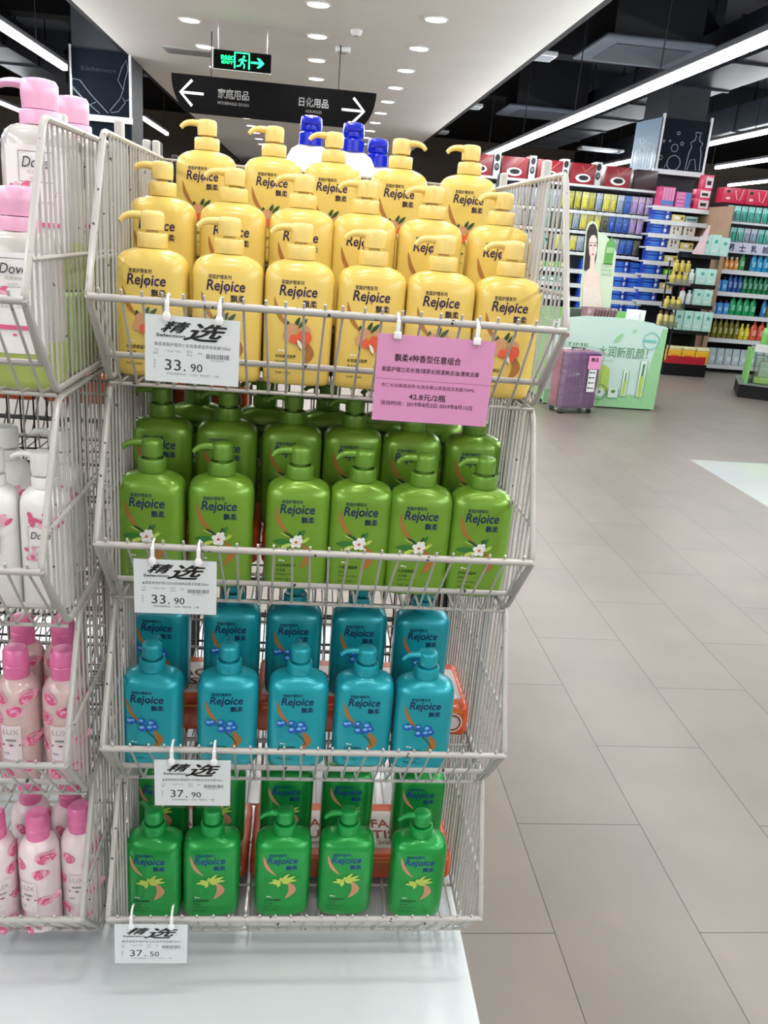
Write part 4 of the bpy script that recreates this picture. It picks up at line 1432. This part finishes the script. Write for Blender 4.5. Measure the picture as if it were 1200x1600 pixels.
PKB = box_item('soap_box', .21, .12, .23, (214, 62, 120), lambda a, w, h: ([a.rect(-w * .25 + i * w * .19, -w * .10 + i * w * .19, h * .3, h * .95, 0) for i in range(4)], [a.rect(-w * .3 + i * w * .2, -w * .12 + i * w * .2, h * .05, h * .3, 1) for i in range(4)], [mat('pink_panel', (226, 150, 196), .4), mat('panel_blue', (70, 130, 206), .4)])[2])
PKC = box_item('soap_box', .20, .12, .185, (206, 96, 160), lambda a, w, h: (a.rect(w * .12, w * .48, h * .02, h * .98, 0), [a.rect(-w * .42, w * .05, h * (.1 + .24 * i), h * (.2 + .24 * i), 1) for i in range(4)], [mat('panel_blue', (70, 130, 206), .4), mat('pink_panel', (226, 150, 196), .4)])[2])
PKD = box_item('soap_box', .20, .12, .13, (216, 40, 96), lambda a, w, h: (a.rect(-w * .2, w * .46, h * .1, h * .85, 0), a.rect(-w * .1, w * .3, h * .3, h * .6, 1, 1), [mat('pale_pink_panel', (232, 214, 220), .4), BLACK_INK])[2])
z = shb[0] + .0065
place(PKB, bx0 + .18, BY - .005, z, 'tall pink box with pale bars and blue foot on the shelf under the blackboard', 'pink boxes under the blackboard')
place(PKC, bx0 + .41, BY - .005, z, 'pink and blue box beside the tall pink box under the blackboard', 'pink boxes under the blackboard')
place(PKD, bx0 + .655, BY - .005, z, 'crimson box with white panel, bottom of its stack under the blackboard', 'pink boxes under the blackboard')
place(PKD, bx0 + .655, BY - .005, z + .1305, 'crimson box with white panel, middle of its stack under the blackboard', 'pink boxes under the blackboard', sc=(1, 1, .85))
place(PKD, bx0 + .69, BY - .005, z + .242, 'crimson box with white panel, topmost of its stack under the blackboard', 'pink boxes under the blackboard', sc=(.7, 1, 1.3))

# ---- wood partition
WOOD = mat('pale_wood_panel', (178, 146, 120), .5, var=.06, scale=6)
wx = at(1146, 330, 10.38).x
zt = at(1142, 322, 10.38).z
tag(MB().box(wx - .055, wx + .005, 10.38, 11.46, 0.001, zt).build('wood_partition', WOOD, smooth=False), 'tall pale wood partition panel between the mint box display and the bottle shelves', 'partition panel')

# ---- black display with mint boxes
GY = 10.12
g0, g1 = at(1036, 560, GY).x, at(1098, 560, GY).x
gz = [at(1098, 398, GY).z, at(1085, 444, GY).z, at(1078, 476, GY).z, at(1070, 516, GY).z, at(1068, 559, GY).z]
MINT = mat('mint_carton', (176, 220, 210), .4, coat=.2, var=.04)
t = thing('cosmetics_display', 'black stepped display holding mint green boxes beside the wood partition', 'display stand', ((g0 + g1) / 2, GY, 0))
hw = (g1 - g0) / 2
MB().box(-hw + .10, hw, .30, .34, 0, gz[0] + .02).build('back_panel', BLACK, t, smooth=False)
MB().box(-hw, hw, .0, .299, 0, gz[4] - .0005).build('plinth_box', BLACK, t, smooth=False)
for k, z in enumerate(gz[:4]):
    MB().box(-hw + .01 + (.10 if k == 0 else .0), hw - .0, -.02 + .03 * (3 - k), .299, z - .045, z).build('shelf', BLACK, t, smooth=False)
def art_mint(a, w, h):
    a.ell(0, h * .68, w * .20, w * .20, 0)
    a.rect(-w * .25, w * .25, h * .2, h * .26, 1)
    return [mat('mint_dot', (84, 176, 158), .4), WHITE_INK]
MB1 = box_item('cosmetics_box', .115, .09, .235, (186, 226, 216), art_mint)
for i in range(4):
    place(MB1, g0 + .10 + i * .125, GY - .015, gz[3] + .0005, f'mint cosmetics box with green dot on the lowest display shelf, {ORD[3 - i]} from the wood partition', 'mint boxes on the lowest display shelf')
for i in range(2):
    place(MB1, g1 - .20 + i * .118, GY + .02, gz[2] + .0005, f'mint cosmetics box on the third display shelf, {("second from", "against")[i]} the wood partition', 'mint boxes on the third display shelf', sc=(1, 1, .80))
    place(MB1, g1 - .19 + i * .118, GY + .045, gz[1] + .0005, f'mint cosmetics box on the second display shelf, {("second from", "against")[i]} the wood partition', 'mint boxes on the second display shelf', sc=(1, 1, .80))
for i in range(3):
    place(MB1, g1 - .20 + i * .1175, GY + .075, gz[0] + .0005, f'mint cosmetics box on the top display shelf, {ORD[2 - i]} from the wood partition', 'mint boxes on the top display shelf', sc=(1, 1, .92 + .1 * (i == 1)))
def jar(name, rgb, cap, r, h, label):
    t = thing(name, label, 'bottle')
    MB().lathe([(r * .93, 0), (r, .006), (r, h * .66), (r * .8, h * .74), (r * .42, h * .78), (r * .42, h * .80)], 16).build('body', mat('jar_%d_%d_%d' % rgb, rgb, .25, coat=.4), t)
    MB().lathe([(r * .5, h * .8), (r * .52, h * .98), (r * .4, h), (0, h)], 12).build('cap', mat('jarcap_%d_%d_%d' % cap, cap, .35), t)
    return t
WJ = jar('cosmetics_bottle', (226, 230, 230), (214, 30, 96), .035, .20, 'x')
WJ2 = jar('cosmetics_bottle', (216, 226, 224), (226, 230, 228), .036, .17, 'x')
for k, (z, yy) in enumerate(((gz[2], GY + .03), (gz[1], GY + .06))):
    place(WJ, g0 + .13, yy + .05, z + .0005, f'white bottle with crimson cap on the {("third", "second")[k]} shelf of the mint display', 'crimson-capped bottles on the mint display')
    for i in range(2):
        place(WJ2, g0 + .215 + i * .085, yy + .05, z + .0005, f'white capped bottle on the {("third", "second")[k]} shelf of the mint display, {("beside the crimson cap", "beside the mint box")[i]}', 'white bottles on the mint display')
t = thing('easel_sign', 'pink tilted card sign standing on the top mint display shelf', 'sign', (g1 - .29, GY + .05, gz[0] + .0005))
bm = MB()
bm.prism([(-.08, 0), (.06, 0), (.085, .34), (.06, .34)], 0, .006)
bm.build('card', mat('pink_card', (230, 200, 206), .6), t, smooth=False)
MB().prism([(.02, 0), (.03, 0), (.075, .30), (.065, .30)], .0065, .05).build('strut', mat('teal_card', (150, 196, 190), .6), t, smooth=False)
# yellow soap packs on the red tray at the foot of the display
YP = thing('soap_pack', 'x', 'soap pack')
MB().rbox(-.085, .085, 0, .16, 0, .10, .012).build('wrapper', mat('yellow_wrap', (232, 178, 52), .3, coat=.4, var=.12, scale=12), YP)
MB().rbox(-.08, .08, -.004, .15, .1002, .125, .006).build('window', mat('cream_wrap', (232, 220, 170), .3, coat=.4), YP)
MB().box(-.05, .05, -.003, -.0005, .03, .06).build('front_label', mat('orange_wrap', (226, 110, 40), .4), YP, smooth=False)
tag(MB().box(g0 - .03, g1 + .0, GY - .14, GY - .003, .001, gz[4] + .0 - .06).build('display_step', BLACK, smooth=False), 'low black step at the foot of the mint display', 'display base')
t = thing('red_tray', 'red tray holding yellow soap packs at the foot of the mint display', 'tray', ((g0 + g1) / 2 - .02, GY - .13, gz[4] - .0595))
hw = (g1 - g0) / 2 - .01
MB().box(-hw, hw, 0, .115, 0, .012).build('floor_board', mat('red_tray', (176, 24, 44), .45), t, smooth=False)
MB().box(-hw, hw, -.008, -.0005, 0, .09).build('front_lip', mat('red_tray', (176, 24, 44), .45), t, smooth=False)
for i in range(3):
    place(YP, g0 + .085 + i * .178, GY - .128, gz[4] - .047, f'yellow wrapped soap pack in the red tray, {ORD[2 - i]} from the wood partition', 'yellow soap packs in the red tray', sc=(1.0, .68, 1.55))
# clear stepped tray with yellow tubs beside the mint display
t = thing('acrylic_tray_stand', 'clear stepped acrylic stand of yellow tubs between the blue cartons and the mint boxes', 'display stand', (g0 - .03, GY - .17, 0))
acr = film('clear_acrylic', .22, .08, (225, 230, 225))
acy = [(at(1040, 440, GY).z, .17, .02), (at(1035, 478, GY).z, .17, .0), (at(1032, 505, GY).z, .20, -.05)]
for z, w_, dx in acy:
    MB().box(-.17 + dx, .05 + dx, -.12, .10, z - .012, z).build('tray', mat('tray_grey', (150, 156, 150), .25, coat=.4), t, smooth=False)
    MB().box(-.17 + dx, .05 + dx, -.126, -.121, z - .02, z + .05).build('front_lip', acr, t, smooth=False)
for s in (-.15, .03):
    MB().rod((s, .06, .0), (s, .06, acy[0][0] + .25), .010, 8).build('post', DARK, t)
OL = jar('cosmetics_jar', (188, 170, 70), (212, 190, 110), .034, .13, 'x')
OT = jar('cosmetics_jar', (206, 190, 120), (120, 84, 56), .034, .16, 'x')
n_ = 0
for k, (z, w_, dx) in enumerate(acy):
    for i in range(3):
        place((OL, OL, OT)[k], g0 - .165 + dx + i * .072, GY - .19, z + .0005, f'yellow tub on the {("upper", "middle", "lower")[k]} tier of the clear stand, {ORD[2 - i]} from the mint display', 'yellow tubs on the clear stand')
for i in range(3):
    place(OL, g0 - .13 + i * .072, GY - .19, acy[0][0] + .131, f'yellow tub stacked highest on the clear stand, {ORD[2 - i]} from the mint display', 'yellow tubs on the clear stand')

# ---- bottle shelves beyond the wood partition
DY = 10.62
d0, d1 = wx + .02, wx + 1.9
dz = [at(1165, v, DY - .02).z for v in (424, 459, 494.5, 532, 573)]
ud = unit('bottle_shelving', 'white edged shelving of coloured bottles beyond the wood partition', d0, d1, DY, DY + .62, at(1165, 318, DY).z, [(z, -.02) for z in dz], DARK, kick=.1)
def far_bottle(kind, rgb, cap, w, h, shape):
    t = thing('shampoo_bottle', 'x', 'bottle')
    m1 = mat('far_%s' % kind, rgb, .3, coat=.3, var=.05)
    if shape == 'square':
        MB().rbox(-w / 2, w / 2, -.03, .03, 0, h * .8, .012).build('body', m1, t)
    elif shape == 'pouch':
        MB().loft([sup_ring(w / 2 * a, .03 * c, 2.2, z * h) for z, a, c in ((0, 1, .9), (.1, 1, 1.1), (.6, 1, .8), (.95, 1, .15), (1, 1, .08))]).build('body', m1, t)
    else:
        MB().loft([sup_ring(w / 2 * a, .026 * a, 2.3, z * h) for z, a in ((0, .9), (.03, 1), (.4, 1), (.62, .92), (.74, .7), (.8, .4))]).build('body', m1, t)
    if shape != 'pouch':
        MB().lathe([(.014, h * .8 + .0005), (.016, h * .81), (.016, h * .97), (.012, h), (0, h)], 12).build('cap', mat('farcap_%s' % kind, cap, .35), t)
    A = Art()
    A.rect(-w * .28, w * .28, h * .22, h * .5, 0)
    A.build('label_band', [mat('farband_%s' % kind, tuple(min(255, int(c * .6 + 110)) for c in rgb), .45)], t, lambda x, z: -.031, eps=.002)
    return t
FB = {}
def fb(kind, rgb, cap, w, h, shape='round'):
    FB[kind] = far_bottle(kind, rgb, cap, w, h, shape)
fb('orange', (226, 150, 70), (238, 232, 210), .062, .155)
fb('apple', (60, 160, 90), (60, 160, 90), .075, .22)
fb('aqua', (40, 150, 200), (50, 160, 206), .075, .235)
fb('sky', (70, 150, 220), (28, 40, 80), .075, .175, 'square')
fb('navy', (32, 80, 160), (24, 60, 120), .060, .25)
fb('forest', (24, 120, 74), (20, 90, 60), .062, .25)
fb('jade', (20, 160, 96), (20, 150, 90), .085, .25)
fb('azure', (50, 126, 196), (40, 110, 180), .065, .245)
fb('gold', (122, 116, 30), (130, 122, 40), .066, .27)
fb('lemon', (226, 210, 40), (226, 210, 40), .066, .20)
fb('coral', (224, 92, 60), (224, 92, 60), .095, .255)
fb('pouch', (196, 212, 218), (0, 0, 0), .10, .205, 'pouch')
SN = ['upper', 'second', 'third', 'fourth', 'bottom']
plan = [['orange'] * 4 + ['apple'] + ['gap'] + ['aqua'] * 14, ['sky'] * 2 + ['navy'] * 3 + ['forest'] * 16, ['sky'] * 3 + ['jade'] * 4 + ['gap', 'azure', 'gold', 'gold'] + ['jade'] * 4 + ['azure'] * 5,
        ['gold'] * 6 + ['lemon'] * 2 + ['coral'] * 8, ['pouch'] * 15]
for k, pl in enumerate(plan):
    x = d0 + .06
    cn = {}
    for kd in pl:
        if kd == 'gap':
            x += .07
            continue
        w_ = {'orange': .062, 'apple': .08, 'aqua': .078, 'sky': .08, 'navy': .062, 'forest': .066, 'jade': .088, 'azure': .07, 'gold': .072, 'lemon': .07, 'coral': .10, 'pouch': .105}[kd]
        if x + w_ > d1 - .03: break
        cn[kd] = cn.get(kd, 0) + 1
        place(FB[kd], x + w_ / 2, DY + .04, dz[k] + .007, f'{kd} bottle on the {SN[k]} shelf past the wood partition, {ORD[cn[kd] - 1]} {kd} one from the partition'.replace('pouch bottle', 'pale refill pouch').replace('pouch one', 'pouch'),
              f'{kd} bottles on the {SN[k]} shelf past the partition', random.uniform(-.06, .06))
        x += w_ + .004
# banner and hanging teal packs above
t = thing('shelf_banner', 'pale lilac shelf banner with purple characters over the orange bottles', 'banner', ((d0 + d1) / 2, DY - .03, at(1165, 397, DY).z))
hb = at(1165, 380, DY).z - at(1165, 397, DY).z
MB().box(-(d1 - d0) / 2 + .03, (d1 - d0) / 2 - .03, 0, .006, 0, hb).build('board', mat('lilac_banner', (206, 208, 230), .5), t, smooth=False)
a = Art()
for i, ch in enumerate('男士乳脸专区'):
    a.text(ch, -(d1 - d0) / 2 + .10 + i * .155, hb * .2, w=.085, h=hb * .62, mi=0, bold=.02)
a.build('characters', [mat('banner_purple', (70, 60, 130), .5)], t, eps=.002)
MB().box(-(d1 - d0) / 2 + .03, (d1 - d0) / 2 - .03, .007, .03, hb * .3, hb * .34).build('bracket', DARK, t, smooth=False)
for nm, v0, v1, kinds in (('top', 323, 347, ['teal'] * 20), ('second', 357, 379, ['teal', 'teal', 'teal', 'frost', 'frost', 'teal', 'teal', 'teal'] * 3)):
    ztp, zbt = at(1165, v0, DY).z, at(1165, v1, DY).z
    cn, n = {}, 19
    for i in range(n):
        kd = kinds[i]
        cn[kd] = cn.get(kd, 0) + 1
        place(HP[kd], d0 + .07 + i * .092, DY + .02, zbt + .003, f'{kd} pack on the {nm} hook row past the wood partition, {ORD[cn[kd] - 1]} {kd} one along',
              f'teal packs past the partition, {nm} row', random.uniform(-.1, .1), (1.05, 1, (ztp - zbt) / .205))
    MB().box(-(d1 - d0) / 2 + .04, (d1 - d0) / 2 - .04, -.014, -.010, zbt - .03, zbt - .004).build('price_strip', LEDGE, ud, smooth=False)
zt = at(1165, 318, DY).z
RB = box_item('gift_box', .30, .2, .20, (206, 40, 78), lambda a, w, h: (a.ell(-w * .3, h * .75, w * .08, h * .10, 0), a.ell(-w * .28, h * .3, w * .10, h * .09, 1), a.line([(w * .0, h * .85), (w * .1, h * .3), (w * .25, h * .2), (w * .35, h * .9)], .010, 1), [BLACK_INK, mat('gift_pale', (236, 190, 190), .4)])[3])
for i in range(6):
    place(RB, d0 + .15 + i * .305, DY + .15, zt + .0005, f'crimson gift box on top of the bottle shelving, {ORD[i]} from the partition', 'crimson gift boxes on the bottle shelving', sc=(1, 1, .9))

# ------------------------------------------------------------------ green promotion counter, standee and suitcase
PY = 7.46
GRC = mat('fresh_green_card', (134, 196, 116), .5, var=.05, scale=3)
MINTC = mat('mint_white_card', (196, 224, 214), .5, var=.03, scale=3)
tl, tr_, br_, bl_ = at(850, 499, PY), at(1040, 511, PY), at(1023.5, 639, PY), at(845, 628, PY)
px0, px1 = 2.20, 3.27
hc = .775
t = thing('promotion_counter', 'green and white cardboard counter printed with skin care tubes behind the purple suitcase', 'promotion counter', (px0, PY, 0))
Wc = px1 - px0
crv = [(0, 0), (Wc, 0), (Wc, hc - .01)] + [(Wc - .10 * i / 5 - .02, hc + .012 * i / 5) for i in range(6)] + [(Wc - .14, hc + .025), (Wc - .34, hc + .045), (Wc * .5, hc + .05), (.30, hc + .045), (.12, hc + .02), (0, hc - .01)]
MB().prism([(x, max(z, .012)) for x, z in crv], 0, .012).build('front_board', MINTC, t, smooth=False)
MB().box(.02, Wc - .02, .0125, .56, .0, .035).build('base_board', BLACK, t, smooth=False)
for x in (0, Wc - .012):
    MB().box(x, x + .012, .0125, .60, .036, hc - .02).build('side_board', GRC, t, smooth=False)
MB().box(.012, Wc - .012, .0125, .59, hc - .10, hc - .085).build('tray_floor', GRC, t, smooth=False)
MB().box(.0, Wc, .60, .612, .036, hc + .07).build('back_board', GRC, t, smooth=False)
a = Art()
LIME, SOFT, GLASS, DKG = mat('print_soft_lime', (176, 208, 92), .5), mat('print_soft_green', (150, 206, 150), .5), mat('print_pale_mint', (214, 232, 224), .5), mat('print_deep_green', (84, 140, 84), .5)
TEALP, CRIM = mat('print_teal', (110, 190, 184), .5), mat('print_crimson', (190, 50, 70), .5)
a.rect(.0, Wc, .012, .14, 1)
a.poly([(Wc - .16, .14), (Wc, .14), (Wc, hc - .02), (Wc - .05, hc - .02)], 1)
a.text('水润新肌颜！', .45, .47, w=.47, h=.10, mi=3, lay=1)
a.text('MOISTURE', .42, .43, w=.20, h=.016, mi=1, lay=1)
for x, w_, h_ in ((.72, .055, .24), (.87, .065, .34)):
    a.rect(x, x + w_, .12, .12 + h_, 2, 2)
    a.line([(x, .12), (x, .12 + h_), (x + w_, .12 + h_), (x + w_, .12), (x, .12)], .005, 3, 2.2)
    a.rect(x + .014, x + w_ - .014, .13, .13 + h_ * .55, 0, 3)
    a.rect(x + .022, x + w_ - .022, .13 + h_ * .55, .13 + h_ * .88, 3, 3)
a.poly([(.46, .16), (.60, .16), (.585, .36), (.535, .40), (.47, .38)], 0, 2)
a.ring(.52, .145, .07, .008, 3, 3)
a.ell(.52, .145, .045, .04, 2, 2.5)
a.ell(.52, .15, .014, .014, 3, 3)
a.rect(.60, .70, .10, .19, 2, 3)
a.line([(.60, .19), (.60, .10), (.70, .10), (.70, .19)], .006, 3, 3.2)
a.ell(.65, .16, .022, .016, 3, 3.4)
a.rect(.37, .47, .10, .30, 4, 1.5)
a.ell(.40, .30, .035, .025, 3, 2)
a.leaf(.58, .60, .66, .69, .04, 1, 2)
a.leaf(.74, .70, .78, .74, .018, 1, 2)
a.ring(.93, .64, .075, .008, 4, 2)
a.rect(.86, .98, .63, .65, 4, 2)
a.ell(.135, .645, .022, .03, 5, 2)
a.rect(.128, .142, .632, .662, 2, 3)
a.text('A-TIME', .05, .55, w=.30, h=.03, mi=3, lay=1)
a.build('front_print', [LIME, SOFT, GLASS, DKG, TEALP, CRIM], t, eps=.0025)

sx0 = at(925, 500, 7.72)
t = thing('cardboard_standee', 'cardboard standee with a dark-haired woman in a pale top, standing on the green counter', 'standee', (2.66, 7.72, hc - .0845))
hS = at(930, 345, 7.72).z - (hc - .0845)
c = lambda u, v: (at(u, v, 7.72).x - 2.66, at(u, v, 7.72).z - (hc - .0845))
out = [c(915, 500), c(952, 502), c(963, 395), c(958, 380), c(945, 366), c(935, 362), c(934, 352), c(930, 347), c(925, 346), c(919, 350), c(916, 360), c(914, 380), c(911, 420), c(908, 440), c(907, 500)]
out = [(x, max(z, .0)) for x, z in out]
out[0] = (out[0][0], 0.0)
out[1] = (out[1][0], 0.0)
out[-1] = (out[-1][0], 0.0)
MB().prism(out[1:], 0, .012).build('board', mat('standee_pale_green', (206, 224, 196), .5, var=.02), t, smooth=False)
MB().prism([(.0, 0), (.06, 0), (.02, hS * .5)], .0125, .14).build('strut', mat('standee_brown', (150, 130, 110), .7), t, smooth=False)
a = Art()
a.poly([c(921, 352), c(917, 362), c(915.5, 385), c(912, 420), c(914, 424), c(922, 418), c(928, 420), (c(932, 400)), c(934, 378), c(933, 360), c(930, 351), c(926, 349)], 0, 1)
a.poly([c(919.5, 384), c(920.5, 398), c(924.5, 406), c(929, 403), c(932.3, 392), c(932.3, 374), c(929, 367), c(924, 368), c(920.5, 374)], 1, 2)
a.poly([c(922, 402), c(929, 402), c(929, 420), c(936, 430), c(940, 470), c(935, 499), c(913, 499), c(911, 450), c(913, 428), c(921, 420)], 1, 1.5)
a.poly([c(911, 446), c(922, 452), c(932, 446), c(940, 470), c(938, 499), c(909, 499)], 2, 1.8)
for u in (922.5, 929.0):
    x, z = c(u, 383.5)
    a.ell(x, z, .012, .006, 0, 3)
    a.line([(x - .015, z + .022), (x + .016, z + .024)], .005, 0, 3)
x, z = c(926, 397.5)
a.ell(x, z, .016, .007, 3, 3)
x, z = c(926, 390)
a.line([(x, z + .03), (x + .004, z), (x - .006, z - .004)], .004, 4, 3)
x, z = c(952, 390)
a.rect(x - .035, x + .045, z - .13, z + .055, 5, 2)
a.poly([(x - .035, z + .055), (x + .045, z + .055), (x + .005, z + .11)], 5, 2)
a.rect(x - .028, x + .038, z - .03, z + .02, 6, 3)
for k in range(3):
    x, z = c(948, 414 + k * 7)
    a.rect(x - .055, x + .045, z - .008, z + .012, 7, 2)
a.build('printed_woman', [mat('hair_print', (48, 38, 40), .5), mat('skin_print', (236, 214, 202), .5), mat('pale_top_print', (232, 220, 208), .5), mat('lips_print', (196, 96, 100), .5), mat('shade_print', (200, 160, 144), .5), mat('stamp_green', (96, 166, 84), .5), mat('stamp_pale', (160, 204, 140), .5), mat('slogan_pale', (178, 204, 170), .5)], t, eps=.002)
# packs and boards in the counter tray
zt_ = hc - .0845
def sheet(rgb, w, d, h):
    t = thing('facial_mask_pack', 'x', 'pack')
    MB().rbox(-w / 2, w / 2, 0, d, 0, h, .002).build('wrapper', mat('mask_%d' % rgb[0], rgb, .25, coat=.5, var=.1), t)
    MB().box(-w / 2 + .01, w / 2 - .01, -.002, -.0005, .02, .05).build('print_band', mat('mask_band', (190, 160, 160), .4), t, smooth=False)
    return t
SH = sheet((112, 84, 86), .15, .012, .20)
for i in range(8):
    o = place(SH, px0 + .30 + i * .034, PY + .10 + .012 * i, zt_ + .012, f'brown mask pack leaning in the counter tray, {ORD[i]} from the basket side', 'brown mask packs in the counter tray')
    o.rotation_euler = (-.35, 0, -.75)
BK = sheet((60, 70, 66), .10, .012, .18)
o = place(BK, px0 + .22, PY + .10, zt_ + .001, 'dark grey pack standing at the basket side of the counter tray', 'grey packs in the counter tray')
WB = sheet((206, 222, 208), .12, .012, .20)
for i in range(2):
    o = place(WB, px0 + .76 + i * .055, PY + .12, zt_ + .012, f'pale green card leaning in the counter tray, {("beside", "second from")[i]} the standee', 'pale cards in the counter tray')
    o.rotation_euler = (-.2, 0, -.5)

# purple suitcase in clear wrap
UY = 7.20
u0, u1 = at(866, 640, UY), at(926, 642, UY)
t = thing('suitcase', 'purple hard-shell suitcase wrapped in clear film, with a pink tag', 'suitcase', ((u0.x + u1.x) / 2 - .015, UY - .12, .0), .30)
PUR = mat('purple_shell', (104, 54, 114), .35, coat=.3, var=.04)
RED = mat('rose_shell_side', (150, 72, 92), .4, coat=.2, var=.04)
b = MB()
b.rbox(-.185, .185, 0, .060, .045, .545, .025, seg=6)
b.build('front_shell', PUR, t)
b = MB()
b.rbox(-.185, .185, .067, .200, .045, .545, .03, seg=6)
b.build('rear_shell', RED, t)
MB().rbox(-.180, .180, .0602, .0668, .052, .538, .003).build('zip_band', mat('zip_dark', (50, 36, 50), .6), t)
for k in range(4):
    MB().rbox(-.13 + k * .075, -.10 + k * .075, -.005, -.0005, .09, .50, .002).build('shell_rib', PUR, t)
for x in (-.15, .15):
    for y in (.03, .165):
        MB().rod((x - .014, y, .0225), (x + .014, y, .0225), .022, 14).build('wheel', BLACK, t)
        MB().box(x - .008, x + .008, y - .012, y + .012, .03, .05).build('wheel_housing', BLACK, t, smooth=False)
b = MB()
b.tube([(.186, .05, .24), (.205, .055, .25), (.207, .055, .33), (.186, .05, .34)], .010, 8)
b.build('side_handle', BLACK, t)
b = MB()
b.tube([(-.06, .108, .54), (-.06, .108, .565), (.06, .108, .565), (.06, .108, .54)], .009, 8)
b.build('top_handle', BLACK, t)
b = MB()
b.rbox(-.198, .222, -.020, .215, .008, .575, .04, seg=5)
b.build('clear_wrap', film('wrinkled_film', .17, .14, (254, 254, 254), 1.0), t)
a = Art()
a.rect(.035, .165, .40, .515, 0)
a.text('赠品', .060, .465, w=.075, h=.034, mi=1, lay=1, bold=.02)
a.rect(.055, .135, .20, .395, 2)
for k in range(4):
    a.ell(.072, .235 + k * .045, .009, .009, 3, 1)
    a.rect(.085, .122, .231 + k * .045, .239 + k * .045, 3, 1)
a.build('paper_tag', [PINK, PINK_INK, PAPER, BLACK_INK], t, lambda x, z: -.022, eps=.001)

# ------------------------------------------------------------------ green display at the aisle edge
EYY = 8.62
e0 = at(1153, 612, EYY)
t = thing('acrylic_promo_display', 'low black-based green display with clear boxes at the far aisle edge', 'display stand', (e0.x, EYY, 0), -.42)
MB().box(0, 1.1, 0, .7, 0.0, .14).build('base_box', BLACK, t, smooth=False)
MB().box(-.012, 1.1, -.012, .7, .1405, .155).build('base_top', mat('base_top_grey', (120, 128, 128), .4), t, smooth=False)
GP = mat('green_panel', (120, 186, 96), .45, var=.05)
MB().box(.05, .075, .02, .60, .1555, .50).build('side_panel', GP, t, smooth=False)
MB().box(.30, 1.0, .57, .60, .1555, .95).build('back_panel', GP, t, smooth=False)
MB().box(.081, 1.0, .02, .05, .50, .58).build('front_rail', mat('rail_pale', (206, 214, 206), .4), t, smooth=False)
MB().box(.081, 1.0, .051, .569, .50, .515).build('tier_board', mat('tier_grey', (160, 172, 160), .3, coat=.3), t, smooth=False)
ac = film('clear_box_acrylic', .2, .06, (225, 240, 225))
for k in range(3):
    x = .12 + k * .28
    tt = thing('clear_gift_box', f'clear box with pale green contents on the low green display, {ORD[k]} from the aisle', 'gift box', group='clear boxes on the green display')
    R_ = Matrix.Rotation(-.42, 4, 'Z')
    tt.location = Vector((e0.x, EYY, 0)) + R_ @ Vector((x + .11, .06, .1555))
    tt.rotation_euler = (0, 0, -.42)
    MB().rbox(-.11, .11, 0, .22, 0, .30, .01).build('clear_shell', ac, tt)
    MB().rbox(-.095, .095, .015, .20, .004, .07, .01).build('green_insert', mat('lime_insert', (176, 216, 80), .5), tt)
    MB().rbox(-.06, .06, .05, .16, .071, .24, .012).build('pale_carton', mat('mist_carton', (186, 206, 190), .4), tt)
GPUMP = jar('gel_pump_bottle', (110, 180, 90), (96, 160, 80), .045, .30, 'x')
for k in range(3):
    p = Vector((e0.x, EYY, 0)) + Matrix.Rotation(-.42, 4, 'Z') @ Vector((.18 + k * .14, .20, .5155))
    place(GPUMP, p.x, p.y, p.z, f'green bottle on the upper tier of the low green display, {ORD[k]} from the aisle', 'green bottles on the low display')
# hand truck wheel scrap seen on the floor by the bottle shelves
# ------------------------------------------------------------------ distant fittings down the main aisle
for x0, x1, y, lab in ((-7.5, -2.6, 19.0, 'long dim gondola far down the household goods side'), (-2.2, 2.0, 24.0, 'dim gondola closing the far end of the main aisle'), (2.2, 9.0, 21.0, 'dim gondola far behind the red gift boxes')):
    g = unit('gondola_shelving', lab, x0, x1, y, y + .8, 1.75, [(z, -.02) for z in (.4, .75, 1.1, 1.45)], mat('gondola_back', (96, 90, 86), .7))
    g['category'] = 'shelving'
